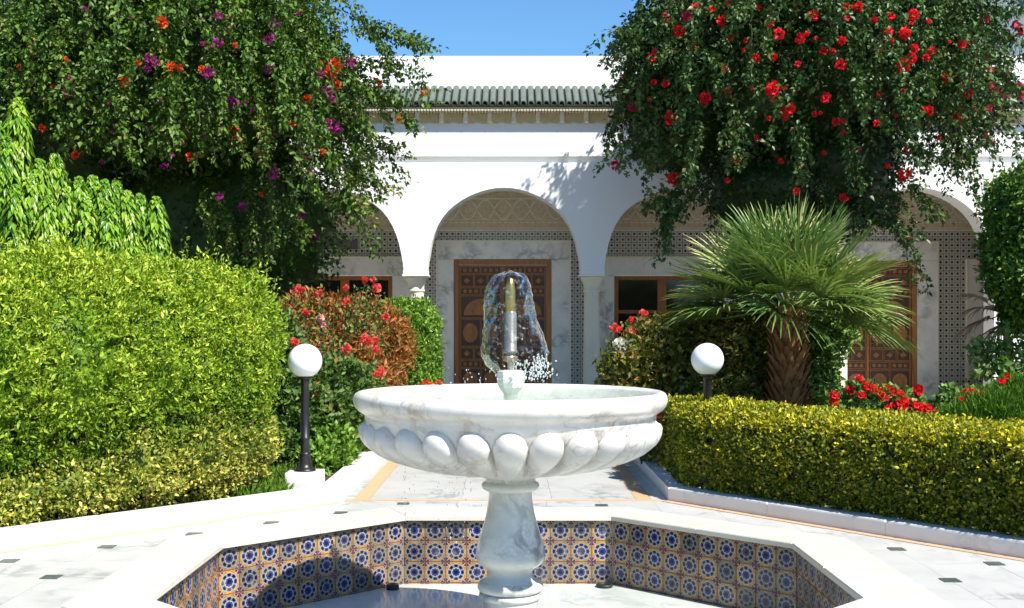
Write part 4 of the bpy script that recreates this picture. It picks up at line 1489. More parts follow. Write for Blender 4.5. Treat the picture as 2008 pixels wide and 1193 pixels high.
def ray_hit(u, v, C, R):
    """where the sight line of a pixel of the photograph first meets an ellipsoid"""
    o = np.array([0, 0, CAM_H]); d = np.array([(u - CX) / F_PX, 1, -(v - HY) / F_PX])
    oc = (o - C) / R; dd = d / R
    a, b, c = dd @ dd, 2 * oc @ dd, oc @ oc - 1
    disc = b * b - 4 * a * c
    t_ = (-b - math.sqrt(disc)) / (2 * a) if disc > 0 else -b / (2 * a)
    return o + d * t_


def bougainvillea(label, base, C, R, leafm, trunk_paths, n_strand, extra, lsz, flowers, mu, floor_blob, zb_=-0.2):
    T0 = thing('bougainvillea', label, 'bougainvillea', base)
    C, R = np.array(C), np.array(R)
    S1 = strands(C, R * 0.98, int(n_strand * 0.95), 28, 0.055, zb_, 0.10, 0.11, (0.72, 1.0))
    arr = [strand_leaves(S1, 92, lsz, lsz * 0.62, 0.034, mu, 0.17)]
    S2 = strands(C, R * 0.92, n_strand // 3, 20, 0.05, -0.8, 0.10, 0.16)
    S2 = S2[(S2[:, 0, 1] > C[1]) | (S2[:, 0, 2] > C[2] - 0.2)]
    S2 = S2[(S2[:, 0, 2] > C[2] - 0.4) | (np.abs(S2[:, 0, 0] - C[0] + 0.2) < R[0] * 0.5)]
    arr.append(strand_leaves(S2, 58, lsz, lsz * 0.62, 0.05, mu - 0.05, 0.17))
    # long sprays that leave the outline; each from a pixel of the photo's outline at the crown's own depth
    segs = []
    for (pts_px, Y) in extra:
        P = np.array([px(u, v, Y)[:] for u, v in pts_px])
        tt = np.linspace(0, len(P) - 1, 27)
        i = np.minimum(tt.astype(int), len(P) - 2); f = (tt - i)[:, None]
        base_c = P[i] * (1 - f) + P[i + 1] * f
        for q in range(4):
            segs.append(base_c + np.cumsum(rng.normal(size=(27, 3)) * 0.012, 0) + rng.normal(size=3) * 0.05)
    S3 = np.array(segs)
    arr.append(strand_leaves(S3, 84, lsz * 0.95, lsz * 0.6, 0.03, mu + 0.08, 0.17))
    # heart of the crown: leaf tint lowered to put inner shade into the colour
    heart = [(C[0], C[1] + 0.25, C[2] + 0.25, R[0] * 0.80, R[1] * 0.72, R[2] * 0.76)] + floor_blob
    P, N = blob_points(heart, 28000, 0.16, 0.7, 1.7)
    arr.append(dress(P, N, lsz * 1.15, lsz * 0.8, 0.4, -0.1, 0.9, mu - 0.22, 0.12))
    here(leaf_obj('crown', arr, leafm, T0))
    V, T, t_ = merge([strand_twigs(S1, 260, 0.005), strand_twigs(S3, 400, 0.004)])
    here(add('twigs', tri_mesh('twigs', V, T, 'twig'), T0))
    here(core(heart, 'inner_foliage', leafm, T0, 0.86, 1.5))
    here(trunk_mesh(trunk_paths, 'trunk', 'bark', T0))
    for meshes, lst, sc in flowers:
        for (u, v, *k) in lst:
            p_ = ray_hit(u, v, C, R * 1.12)
            o = add('flower_cluster', random.choice(meshes), T0, p_, random.uniform(0, 6))
            s = sc * (k[0] if k else random.uniform(0.75, 1.15))
            o.scale = (s, s, s)
            here(o)
    return T0


red_m = [flower_mesh('flower_cluster', 'petal_red', 0.085, 26, 0.55) for _ in range(4)]
crim_m = [flower_mesh('flower_cluster', 'petal_crimson', 0.085, 22, 0.55) for _ in range(3)]
oran_m = [flower_mesh('flower_cluster', 'petal_orange', 0.075, 22, 0.55) for _ in range(3)]
mag_m = [flower_mesh('flower_cluster', 'petal_magenta', 0.085, 15, 0.5) for _ in range(4)]

rz = [(470, 40), (550, 12), (395, 40), (515, 98), (315, 145, 1.2), (555, 178), (780, 160, 1.1), (880, 180), (945, 72), (1090, 28), (1150, 35), (1225, 95), (1305, 75), (1410, 72, 1.1), (1370, 155), (1295, 150, .8), (1300, 190, .8), (1645, 205, 1.1),
      (1415, 225, .8), (1500, 237, .8), (1365, 310, 1.4), (1400, 275, 1.1), (670, 275), (755, 265), (530, 325, .8), (250, 390, .8), (195, 385, .6), (435, 460, 1.2), (755, 415, 1.5), (760, 465, .8), (1000, 458), (540, 430, .6), (1070, 305), (990, 240),
      (1075, 190, .8), (1565, 365), (1660, 430, 1.2), (1660, 395), (1480, 518), (1620, 552, 1.1), (825, 512, 1.3), (800, 525, .8), (280, 555, 1.5), (1050, 570, .8), (1240, 578, .7), (950, 535, .6), (580, 745, 1.1), (290, 840, 1.4), (1390, 705, 1.1), (1370, 818, 1.3),
      (865, 895, .8), (1085, 925, .9), (540, 845, .6), (1530, 645, .5), (740, 110, .8), (1245, 245, .6), (870, 300, .6), (1030, 240, .6), (385, 222), (1470, 270, .7), (190, 268, 1.1), (1385, 1100, 1.0)]
red_px = [(1200 + a[0] * .4191, a[1] * .4191, *a[2:]) for a in rz]
cz = [(255, 80), (350, 75), (95, 240), (30, 278), (60, 370, 1.2), (100, 500, 1.2), (55, 450, 1.1), (45, 665, .7), (15, 775, 1.2), (1765, 270), (1770, 330), (1840, 350), (1835, 450, 1.1), (1790, 430, .9), (1760, 510, .8), (1735, 635, 1.1), (1775, 670, .8), (1750, 90, .8), (1890, 120, 1.1), (1925, 150, 1.1), (1705, 512, .7), (1900, 400, .9), (1915, 450, .9), (1770, 400, .8)]
crim_px = [(1200 + a[0] * .4191, a[1] * .4191, *a[2:]) for a in cz]
lr = [(755, 105), (800, 315), (840, 320, .7), (585, 385), (1435, 470, 1.1), (1370, 580), (1100, 610), (1105, 660, 1.1), (195, 600), (355, 725), (890, 735), (645, 295, .6), (95, 315, .6), (945, 325, .7), (1100, 215, .6), (1510, 710, .7), (1580, 400), (310, 280, .5), (250, 410, .5), (1555, 318, 1.9), (1545, 345, 1.5), (1500, 300, .6), (1220, 910, .5)]
oran_px = [(a[0] * .4192, a[1] * .4192, *a[2:]) for a in lr] + [(740, 165, 1.3), (833, 180, 1.0), (786, 236, .9), (460, 252, .8)]
lm = [(1255, 180, 1.1), (1265, 325, 1.2), (1285, 110), (335, 372), (320, 435), (700, 275), (720, 290, .8), (975, 340), (1095, 490), (1050, 515), (1080, 465, .8), (1020, 205), (1530, 420), (1555, 470), (1560, 590, 1.2), (1580, 600), (1530, 570, .8), (1645, 290), (1640, 310), (1280, 810), (1440, 740, .8), (1455, 805), (1130, 970), (1410, 1010), (1465, 1105, 1.2), (800, 725, .7), (770, 780, .8), (1025, 920, .8), (1020, 75), (865, 100, .7), (1500, 350, .9), (1190, 515, .7), (690, 325, .7), (1540, 440, .8)]
mag_px = [(a[0] * .4192, a[1] * .4192, *a[2:]) for a in lm]

YL, YR = 15.2, 15.4
cl = px(328, 185, YL); crt = px(1575, 160, 15.8)
bougainvillea('dark green bougainvillea with scattered magenta and orange blooms above the round bush', (-3.6, 16.2, BED), cl, (2.22, 2.0, 1.95), 'leaf_bougainvillea_left',
              [(wavy((-3.6, 16.2, 0), (-3.7, 16.2, 3.3), 8, 0.07), 0.13, 0.09), (wavy((-3.7, 16.2, 3.0), (-5.2, 15.6, 4.8), 7, 0.09), 0.08, 0.03), (wavy((-3.7, 16.2, 3.2), (-2.7, 15.7, 4.9), 7, 0.09), 0.08, 0.03),
               (wavy((-3.5, 16.3, 0.0), (-3.3, 16.3, 2.6), 8, 0.06), 0.07, 0.05)],
              1100,
              [([(700, 40), (760, 55), (850, 100)], 15), ([(720, 60), (790, 85), (835, 98)], 15.2), ([(700, 120), (760, 130), (838, 140)], 15), ([(700, 170), (760, 180), (850, 190)], 14.9), ([(720, 190), (780, 210), (825, 265)], 14.9), ([(690, 230), (750, 270), (790, 300)], 15),
               ([(680, 260), (740, 320), (800, 375)], 15), ([(660, 300), (720, 340), (760, 370)], 15), ([(640, 300), (690, 370), (695, 430)], 14.8), ([(600, 350), (640, 400), (700, 415)], 14.8), ([(670, 380), (690, 430), (730, 490)], 14.7),
               ([(560, 380), (580, 440), (600, 465)], 14.7), ([(520, 300), (530, 400), (530, 500)], 14.6), ([(480, 350), (495, 430), (490, 520)], 14.6), ([(440, 380), (460, 450), (470, 520)], 14.6), ([(600, 200), (605, 290), (600, 350)], 13.6), ([(690, 330), (710, 360), (745, 400)], 15),
               ([(390, 200), (400, 260), (410, 320)], 13.3), ([(300, 160), (308, 230), (310, 290)], 13.3), ([(220, 200), (205, 250), (200, 285)], 13.3), ([(240, 200), (235, 270), (255, 320)], 13.3), ([(330, 180), (345, 240), (330, 290)], 13.3), ([(455, 150), (455, 230), (465, 310)], 13.4), ([(560, 130), (565, 190), (570, 240)], 13.6),
               ([(150, 180), (130, 240), (120, 280)], 13.5), ([(400, 380), (415, 420), (430, 470)], 14.2), ([(500, 200), (520, 260), (515, 330)], 13.5), ([(20, 60), (5, 20), (-10, 30)], 15), ([(60, 40), (30, 20), (0, 40)], 15), ([(60, 80), (20, 80), (-10, 110)], 15), ([(730, 60), (760, 90), (770, 150)], 15)],
              0.062, [(oran_m, oran_px, 0.9), (mag_m, mag_px, 0.85), (mag_m, [(random.uniform(60, 720), random.uniform(5, 330), random.uniform(0.3, 0.55)) for _ in range(26)], 0.8)], 0.5, [(-4.2, 16.1, 2.9, 2.0, 1.0, 1.5), (-3.95, 15.9, 2.6, 0.75, 0.9, 1.1), (-6.0, 15.6, 4.0, 1.0, 0.8, 1.5)])
bougainvillea('dark green bougainvillea covered with many bright red blooms behind the fan palm', (4.5, 16.3, BED), crt, (2.18, 2.2, 2.0), 'leaf_bougainvillea_right',
              [(wavy((4.5, 16.3, 0), (4.3, 15.9, 3.2), 8, 0.07), 0.14, 0.09), (wavy((4.3, 15.9, 2.9), (2.9, 15.3, 4.7), 7, 0.09), 0.08, 0.03), (wavy((4.3, 15.9, 3.1), (5.6, 15.3, 4.8), 7, 0.09), 0.08, 0.03)],
              1150,
              [([(1330, 60), (1310, 20), (1285, -10)], 15.3), ([(1320, 90), (1260, 85), (1215, 75)], 15.3), ([(1310, 120), (1250, 110), (1210, 120)], 15.3), ([(1310, 150), (1240, 170), (1200, 185)], 15.3), ([(1320, 170), (1260, 190), (1180, 185)], 15.2), ([(1330, 230), (1270, 270), (1205, 320)], 15),
               ([(1330, 240), (1280, 290), (1230, 300)], 15), ([(1340, 270), (1290, 300), (1240, 330)], 15), ([(1350, 230), (1300, 250), (1240, 280)], 15.1), ([(1360, 330), (1310, 380), (1260, 400)], 14.9), ([(1360, 340), (1320, 400), (1290, 440)], 14.9), ([(1380, 360), (1340, 410), (1310, 430)], 14.9), ([(1310, 400), (1305, 440), (1300, 500)], 14.8),
               ([(1370, 240), (1355, 300), (1345, 360)], 13.7), ([(1840, 40), (1900, 40), (1960, 45)], 15), ([(1850, 60), (1920, 65), (2030, 100)], 15), ([(1860, 110), (1930, 130), (1990, 160)], 15), ([(1860, 150), (1930, 180), (1975, 215)], 15), ([(1850, 190), (1920, 190), (2020, 175)], 15), ([(1870, 200), (1930, 245), (2015, 305)], 14.9),
               ([(1850, 240), (1890, 290), (1900, 320)], 14.9), ([(1860, 260), (1905, 320), (1925, 400)], 14.8), ([(1800, 300), (1860, 320), (1890, 350)], 14.8), ([(1780, 360), (1820, 400), (1850, 430)], 14.7), ([(1740, 380), (1760, 420), (1790, 470)], 14.6), ([(1740, 420), (1790, 480), (1810, 570)], 14.4), ([(1700, 400), (1730, 440), (1760, 470)], 14.6),
               ([(1620, 360), (1640, 400), (1700, 440)], 14.5), ([(1880, 30), (1930, 10), (2020, 20)], 15.1), ([(1760, 230), (1790, 290), (1800, 330)], 13.8), ([(1560, 240), (1570, 300), (1560, 350)], 13.6), ([(1660, 250), (1680, 310), (1690, 370)], 13.6), ([(1450, 220), (1440, 290), (1430, 330)], 13.6)],
              0.063, [(red_m, red_px, 0.82), (crim_m, crim_px, 0.78), (red_m, [(random.uniform(1230, 1890), random.uniform(5, 330), random.uniform(0.35, 0.6)) for _ in range(34)], 0.8)], 0.5, [(4.0, 16.2, 3.4, 1.4, 0.9, 0.85), (4.5, 15.9, 3.7, 0.8, 0.8, 0.85), (2.35, 16.0, 4.6, 0.75, 0.8, 1.1)])

# ---------------------------------------------------------------- big round bush and the variegated skirt in front of it
KD = Vector((KL[1][0] - KL[0][0], KL[1][1] - KL[0][1], 0)).normalized()      # along the left kerb, away from the camera
KN = Vector((-KD.y, KD.x, 0))                                                  # into the bed


def along(K0, d, n_, s, o): return K0 + d * s + n_ * o


k0 = Vector((KL[1][0], KL[1][1], 0))
bush = thing('round_bush', 'large bright green rounded bush standing over the white kerb', 'bush', tuple(along(k0, KD, KN, -1.9, 1.3)[:2]) + (BED,))
bl = []
for s, o, z, a, b, c in ((-0.75, 1.05, 1.10, 0.60, 0.6, 0.86), (-1.3, 1.05, 1.15, 0.75, 0.72, 0.90), (-2.0, 1.1, 1.14, 0.85, 0.75, 0.97), (-2.9, 1.1, 1.14, 0.9, 0.78, 0.97), (-3.8, 1.1, 1.10, 0.9, 0.8, 0.95), (-1.6, 1.6, 1.25, 0.8, 0.8, 0.80), (-0.95, 1.0, 1.60, 0.45, 0.45, 0.42), (-0.62, 1.15, 1.45, 0.36, 0.4, 0.45), (-2.6, 1.6, 1.15, 0.9, 0.8, 0.85), (-4.6, 1.1, 1.0, 0.9, 0.8, 0.9)):
    p_ = along(k0, KD, KN, s, o)
    bl.append((p_.x, p_.y, z, a, a, c))
bl += [(-2.40, 10.38, 1.32, 0.30, 0.34, 0.66), (-2.50, 10.2, 1.10, 0.36, 0.38, 0.74), (-2.75, 10.3, 1.45, 0.42, 0.42, 0.60)]
P, N = cluster(*blob_points(bl, 32000, 0.07, 0.76, 0.2, 0.03), 11, 0.024, 1.3)
# only a loose top and rim: some sprigs stand out of the outline
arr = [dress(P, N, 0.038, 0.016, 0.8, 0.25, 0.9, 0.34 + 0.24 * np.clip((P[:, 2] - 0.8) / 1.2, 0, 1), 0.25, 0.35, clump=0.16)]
P2, N2 = blob_points(bl, 3200, 0.02, 0.95, 0.8)
sprig = []
for q in range(7):
    Pq = P2 + (N2 * 0.6 + np.array([0, 0, 0.75])) * (0.02 + 0.024 * q) + rng.normal(size=P2.shape) * 0.006
    sprig.append(dress(Pq, nrm(N2 + rng.normal(size=N2.shape) * 0.6), 0.040, 0.015, 0.7, 0.5, 0.9, 0.66, 0.18, clump=0.10))
arr += sprig
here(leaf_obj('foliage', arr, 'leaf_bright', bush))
here(core(bl, 'inner_foliage', 'leaf_bright', bush, 0.72, BED))

skirt = thing('variegated_shrub', 'low cream and yellow variegated shrub filling the foot of the round bush', 'shrub', tuple(along(k0, KD, KN, -1.6, 0.75)[:2]) + (BED,))
bl2 = []
for s, o, z, a, c in ((-0.55, 0.82, 0.50, 0.40, 0.42), (-0.95, 0.80, 0.46, 0.46, 0.46), (-1.5, 0.76, 0.40, 0.48, 0.38), (-2.1, 0.74, 0.28, 0.46, 0.27), (-2.8, 0.72, 0.21, 0.46, 0.20), (-3.6, 0.70, 0.18, 0.46, 0.17), (-0.75, 0.90, 0.62, 0.38, 0.36)):
    p_ = along(k0, KD, KN, s, o)
    bl2.append((p_.x, p_.y, z, a, a, c))
P, N = cluster(*blob_points(bl2, 6200, 0.05, 0.88, BED, 0.03), 10, 0.026, 1.0)
here(leaf_obj('foliage', [dress(P, N, 0.040, 0.021, 0.75, 0.2, 0.85, 0.60 - 0.48 * np.clip((P[:, 2] - 0.34) / 0.45, 0, 1) - 0.25 * np.clip((9.0 - P[:, 1]) / 1.5, 0, 1), 0.28, clump=0.12)], 'leaf_variegated', skirt))
here(core(bl2, 'inner_foliage', 'leaf_variegated', skirt, 0.74, BED))


# ---------------------------------------------------------------- spurge: upright stalks with hanging leaves
spurge = thing('spurge_plant', 'tall green candle stalks with hanging leaves and reddish tips above the bush', 'plant', (-4.1, 10.9, BED))
for (u, v, Y, rw_) in ((35, 190, 10.6, 0.125), (-5, 235, 10.5, 0.12), (12, 265, 10.3, 0.11), (78, 310, 10.5, 0.11), (108, 300, 10.7, 0.115), (60, 340, 10.3, 0.11), (155, 345, 10.6, 0.105), (182, 342, 10.8, 0.11), (205, 350, 10.5, 0.10), (228, 352, 10.7, 0.11), (130, 365, 10.3, 0.10), (250, 372, 10.4, 0.10), (275, 378, 10.6, 0.11), (306, 384, 10.6, 0.11), (170, 385, 10.2, 0.10), (215, 395, 10.2, 0.10), (95, 380, 10.1, 0.11), (30, 360, 10.1, 0.11)):
    top = px(u, v, Y)
    z0 = max(0.3, top.z - 1.7)
    m = MB(); m.tube([(top.x + random.uniform(-.1, .1), Y, BED), (top.x, Y, z0), (top.x, Y, top.z - 0.02)], [0.02, 0.018, 0.010], 6)
    stk = here(m.build('stalk', 'twig', spurge))
    n = 620
    zz = top.z - 0.02 - rng.random(n) ** 1.15 * 0.95
    a = rng.random(n) * 2 * PI
    t_ = np.clip((top.z - zz) / 0.28, 0.05, 1)
    rr = rw_ * (t_ ** 0.6)
    P = np.stack([top.x + np.cos(a) * rr * 0.55, Y + np.sin(a) * rr * 0.55, zz + 0.02], 1)
    D = np.stack([np.cos(a) * 0.55, np.sin(a) * 0.55, -0.75 - 0.2 * rng.random(n)], 1) + rng.normal(size=(n, 3)) * 0.18
    N = np.stack([np.cos(a), np.sin(a), np.full(n, 0.5)], 1)
    tn = 0.52 + random.uniform(-0.12, 0.14) + rng.normal(size=n) * 0.2
    tn = np.where(top.z - zz < 0.018, 0.97, np.minimum(tn, 0.9))
    V, T, ts = leaves(P, nrm(D), nrm(N), 0.135 * np.clip(t_ + 0.25, 0.3, 1), 0.045, tn, 0.3, 0.15)
    add('stalk_leaves', tri_mesh('stalk_leaves', V, T, 'leaf_spurge', ts), stk)


# ---------------------------------------------------------------- golden clipped hedge on the right
hedge = thing('clipped_hedge', 'low golden green clipped hedge along the right hand kerb', 'hedge', (3.0, 9.2, BED))
h0 = Vector((KR[1][0], KR[1][1], 0)); hd = Vector((KR[0][0] - KR[1][0], KR[0][1] - KR[1][1], 0)).normalized(); hn = Vector((-hd.y, hd.x, 0))
if hn.x < 0: hn = -hn
HLEN, HW0, HW1, HH = 5.6, 0.20, 1.30, 0.745


def hedge_pts(n):
    w = HW1 - HW0
    s = rng.random(n) * HLEN; o = rng.random(n) * w; z = rng.random(n) * (HH - BED)
    A = np.array([HLEN * (HH - BED), HLEN * w, w * (HH - BED), HLEN * (HH - BED)])
    f = rng.choice(4, n, p=A / A.sum())
    dep = np.abs(rng.normal(size=n)) * 0.035 - 0.008
    sx, ox, zx = s.copy(), o.copy(), z.copy()
    Ns, No, Nz = np.zeros(n), np.zeros(n), np.zeros(n)
    m = f == 0; ox[m] = dep[m]; No[m] = -1
    m = f == 1; zx[m] = HH - BED - dep[m]; Nz[m] = 1
    m = f == 2; sx[m] = dep[m]; Ns[m] = -1
    m = f == 3; ox[m] = w - dep[m]; No[m] = 1
    # rounded arrises
    r_ = 0.075
    for (val, lo, hi) in ((0, 0, 0),):
        pass
    top = HH - BED
    es = np.clip((r_ - sx) / r_, 0, 1); eo = np.clip((r_ - ox) / r_, 0, 1); eo2 = np.clip((ox - (w - r_)) / r_, 0, 1); ez = np.clip((zx - (top - r_)) / r_, 0, 1)
    cut = 0.33 * r_
    zx = zx - ez * np.maximum(np.maximum(eo, eo2), es) * cut
    ox = ox + eo * np.maximum(ez, es) * cut - eo2 * ez * cut
    sx = sx + es * np.maximum(np.maximum(eo, eo2), ez) * cut
    Nz = Nz + ez * 0.5; No = No - eo * 0.5 + eo2 * 0.5; Ns = Ns - es * 0.5
    # the shears leave gentle swells; the round corner swings back towards the path
    sw = 0.014 * np.sin(sx * 2.3) + 0.012 * np.sin(sx * 5.1 + zx * 6 + 1) + 0.010 * np.sin(ox * 8 + sx * 3)
    zx = zx + sw * (zx / top) * 1.0
    ox = ox - sw * 0.7 * (f == 0)
    # bulging face
    ox = ox - 0.08 * np.sin(np.clip(zx / top, 0, 1) * PI) * (f == 0)
    bend = np.clip((0.55 - sx) / 0.55, 0, 1) ** 2
    ox = ox + bend * 0.10
    sx = sx - (hn.x / hd.x) * ox * np.clip(1 - sx / 2.5, 0, 1) + 0.18
    X = h0.x + hd.x * (sx - 0.15) + hn.x * (ox + HW0); Y = h0.y + hd.y * (sx - 0.15) + hn.y * (ox + HW0)
    P = np.stack([X, Y, BED + zx], 1)
    N = nrm(np.stack([hd.x * Ns + hn.x * No, hd.y * Ns + hn.y * No, Nz], 1))
    return P, N, (zx / top)


P, N, hz = hedge_pts(18000)
P, N = cluster(P, N, 9, 0.018, 0.8); hz = np.repeat(hz, 9)
a1 = dress(P, N, 0.032, 0.019, 0.7, 0.15, 0.85, 0.34, 0.25, clump=0.14)
V, T, ts = a1
ts = np.clip(ts + 0.22 * np.clip(np.repeat(hz, 2) - 0.75, 0, 1) / 0.25, 0, 1)          # young yellow growth on the sheared top
here(leaf_obj('foliage', (V, T, ts), 'leaf_golden', hedge))
m = MB()
q = [tuple((h0 + hd * (s - 0.25) + hn * (o + HW0))[:2]) for s, o in ((0.45, 0.17), (HLEN - 0.02, 0.06), (HLEN - 0.02, HW1 - HW0 - 0.07), (-0.45, HW1 - HW0 - 0.07))]
m.prism(q if area2(q) > 0 else q[::-1], BED, HH - 0.10)
here(m.build('branches', 'twig', hedge))


# ---------------------------------------------------------------- generic shrub
def shrub(name, label, cat, base, blobs, n, L, W, mat, mu=0.5, sd=0.22, out=0.6, up=0.2, shell=0.12, group=None, clump=0.1, corescale=0.8, keep=0.84, lump=0.06, stems=5):
    T0 = thing(name, label, cat, base, group)
    P, N = blob_points(blobs, n, shell, keep, BED, lump)
    P, N = cluster(P[:len(P) // 7], N[:len(P) // 7], 8, L * 0.55, 0.8)
    here(leaf_obj('foliage', [dress(P, N, L, W, out, up, 0.85, mu, sd, clump=clump)], mat, T0))
    if corescale: here(core(blobs, 'inner_foliage', mat, T0, corescale, BED))
    if stems:
        here(trunk_mesh([(wavy((base[0] + random.uniform(-.06, .06), base[1] + random.uniform(-.06, .06), 0.02), (b[0], b[1], b[2] + b[5] * 0.4), 5, 0.04), 0.018, 0.008) for b in (blobs * 6)[:stems]], 'stems', 'twig', T0, 6))
    return T0


def blob(u, v, Y, ru, rv, ry=None):
    c = px(u, v, Y); k = Y / F_PX
    return (c.x, c.y, c.z, ru * k, ry if ry else ru * k, rv * k)


rose_red = [flower_mesh('rose', 'petal_coral', 0.062, 16, 0.75, 3) for _ in range(3)]
rose_deep = [flower_mesh('rose', 'petal_red', 0.055, 16, 0.75, 3) for _ in range(2)]
rose_pink = [flower_mesh('rose', 'petal_pink', 0.065, 16, 0.75, 3) for _ in range(2)]
rose_white = [flower_mesh('rose', 'petal_white', 0.085, 16, 0.75, 2)]


def blooms(T0, lst, Y, scale=1.0):
    for (u, v, ms) in lst:
        p_ = px(u, v, Y + random.uniform(-0.05, 0.05))
        o = here(add('rose', random.choice(ms), T0, p_, random.uniform(0, 6)))
        s = scale * random.uniform(0.8, 1.15); o.scale = (s, s, s)


def rose_sprays(T0, lst, Y, foot, mat, n=42):
    """leafy canes that carry the high blooms"""
    arr, paths = [], []
    for (u, v) in lst:
        p_ = np.array(px(u, v, Y)[:])
        f = np.array([foot[0] + (p_[0] - foot[0]) * 0.75, Y, p_[2] - 0.55])
        tt = rng.random(n)[:, None]
        P = f + (p_ - f) * tt + rng.normal(size=(n, 3)) * 0.045
        N = nrm(rng.normal(size=(n, 3)) + np.array([0, -0.3, 0.8]))
        D = nrm(rng.normal(size=(n, 3)) + np.array([0, 0, 0.1]))
        arr.append(leaves(P, D, N, 0.055, 0.034, 0.6 + rng.normal(size=n) * 0.25, 0.3, 0.2))
        paths.append(([tuple(f), tuple((f + p_) / 2 + rng.normal(size=3) * 0.02), tuple(p_)], 0.006, 0.004))
    here(leaf_obj('cane_leaves', arr, mat, T0))
    here(trunk_mesh(paths, 'canes', 'twig', T0, 5))


cop = shrub('copper_shrub', 'copper red leaved shrub between the globe lamp and the boxy green hedge', 'shrub', (-2.0, 13.6, BED),
            [blob(690, 680, 15.2, 105, 92, 0.55), blob(620, 660, 15.0, 85, 75, 0.5), blob(740, 690, 15.4, 58, 75, 0.4), blob(600, 740, 14.6, 80, 100, 0.5), blob(690, 770, 14.6, 85, 80, 0.5)], 26000, 0.085, 0.030, 'leaf_copper', 0.62, 0.24, 0.5, 0.45, 0.14, corescale=0.78)
rb = shrub('rose_bush', 'rose bush with coral blooms behind the left globe lamp', 'rose bush', (-2.25, 12.2, BED),
           [blob(660, 790, 12.2, 75, 80, 0.4), blob(590, 800, 12.0, 70, 90, 0.4), blob(700, 825, 13.2, 34, 58, 0.3), blob(545, 720, 12.2, 40, 110, 0.4), blob(690, 760, 12.5, 50, 40, 0.3)], 17000, 0.062, 0.036, 'leaf_rose', 0.42, 0.24, 0.5, 0.2, 0.2, corescale=0.72)
blooms(rb, [(680, 685, rose_red), (715, 664, rose_red), (735, 670, rose_red), (737, 686, rose_red), (722, 668, rose_red), (747, 730, rose_red), (738, 735, rose_red), (618, 772, rose_red), (626, 776, rose_red), (664, 801, rose_red), (556, 790, rose_red), (578, 672, rose_red)], 11.85, 0.9)
blooms(rb, [(705, 850, rose_deep), (695, 835, rose_deep)], 12.0, 0.6)
rose_sprays(rb, [(590, 568), (628, 577), (715, 560), (735, 550), (745, 575), (690, 590), (655, 600), (600, 612), (628, 622), (680, 590), (765, 590), (700, 575)], 12.9, (-2.1, 0), 'leaf_rose', 46)
blooms(rb, [(583, 567, rose_red), (594, 571, rose_red), (627, 576, rose_red), (733, 550, rose_red), (738, 565, rose_red), (678, 565, rose_red), (680, 592, rose_red), (600, 613, rose_red), (628, 623, rose_pink), (634, 636, rose_pink), (715, 549, rose_deep), (755, 622, rose_red)], 12.85, 0.85)
shrub('box_hedge', 'square clipped bright green hedge in front of the left column', 'hedge', (-1.55, 16.6, BED),
      [blob(800, 670, 16.4, 54, 76, 0.4), blob(790, 640, 16.5, 58, 48, 0.4), blob(826, 640, 16.4, 31, 48, 0.3), blob(828, 690, 16.4, 30, 60, 0.3), blob(770, 700, 16.4, 50, 105, 0.4), blob(820, 740, 16.4, 40, 100, 0.35)], 26000, 0.052, 0.026, 'leaf_clipped', 0.52, 0.22, 0.7, 0.25, 0.06, corescale=0.86, lump=0.03)
shrub('low_bush', 'small bright leafy bush at the foot of the lamp by the path kerb', 'bush', (-1.95, 11.6, BED),
      [blob(645, 880, 11.8, 42, 45, 0.22), blob(672, 858, 12.4, 28, 36, 0.2), blob(625, 905, 11.4, 24, 28, 0.16)], 5200, 0.06, 0.036, 'leaf_clipped', 0.4, 0.25, 0.6, 0.3, 0.2, corescale=0.7)
shrub('reddish_bush', 'small dull red leaved bush at the path edge behind the lamp', 'bush', (-1.95, 12.9, BED),
      [blob(708, 850, 13.6, 26, 40, 0.2), blob(712, 868, 13.4, 18, 22, 0.15)], 2200, 0.055, 0.03, 'leaf_copper', 0.55, 0.2, 0.6, 0.2, 0.2, corescale=0.7)
shrub('dark_bush', 'shady dark green bush between the round bush and the lamp', 'bush', (-2.7, 12.0, BED),
      [blob(530, 800, 12.0, 60, 110, 0.4), blob(520, 880, 11.6, 55, 55, 0.3)], 8000, 0.06, 0.03, 'leaf_rose', 0.35, 0.2, 0.6, 0.2, 0.2, corescale=0.75)

# right hand side
ov = shrub('olive_shrub', 'yellowish brown green shrub behind the right globe lamp', 'shrub', (2.6, 14.0, BED),
           [blob(1400, 690, 13.6, 115, 85, 0.6), blob(1320, 700, 13.6, 90, 72, 0.55), blob(1480, 680, 13.8, 70, 90, 0.5), blob(1340, 770, 13.4, 110, 70, 0.55), blob(1440, 770, 13.4, 100, 70, 0.5), blob(1265, 745, 13.4, 62, 62, 0.4)], 30000, 0.075, 0.036, 'leaf_olive', 0.5, 0.24, 0.5, 0.0, 0.16, corescale=0.78)
rb2 = shrub('rose_bush', 'leggy rose bush with red blooms and one white bloom near the right column', 'rose bush', (1.75, 13.2, BED),
            [blob(1235, 720, 13.0, 52, 55, 0.3), blob(1280, 690, 13.1, 60, 62, 0.3), blob(1240, 800, 13.0, 70, 80, 0.35), blob(1300, 845, 11.6, 17, 45, 0.2), blob(1298, 860, 12.2, 30, 50, 0.4)], 11000, 0.062, 0.036, 'leaf_olive', 0.48, 0.25, 0.5, 0.2, 0.22, corescale=0.6)
rose_sprays(rb2, [(1208, 640), (1237, 627), (1265, 615), (1225, 660), (1280, 640), (1200, 690), (1250, 640)], 13.0, (1.6, 0), 'leaf_olive', 40)
blooms(rb2, [(1204, 643, rose_red), (1213, 646, rose_red), (1237, 627, rose_deep), (1262, 615, rose_red), (1240, 652, rose_red)], 12.95, 0.85)
blooms(rb2, [(1215, 678, rose_white), (1228, 684, rose_white)], 12.9, 1.1)
blooms(rb2, [(1292, 812, rose_red), (1290, 860, rose_red), (1300, 845, rose_deep)], 11.4, 0.8)
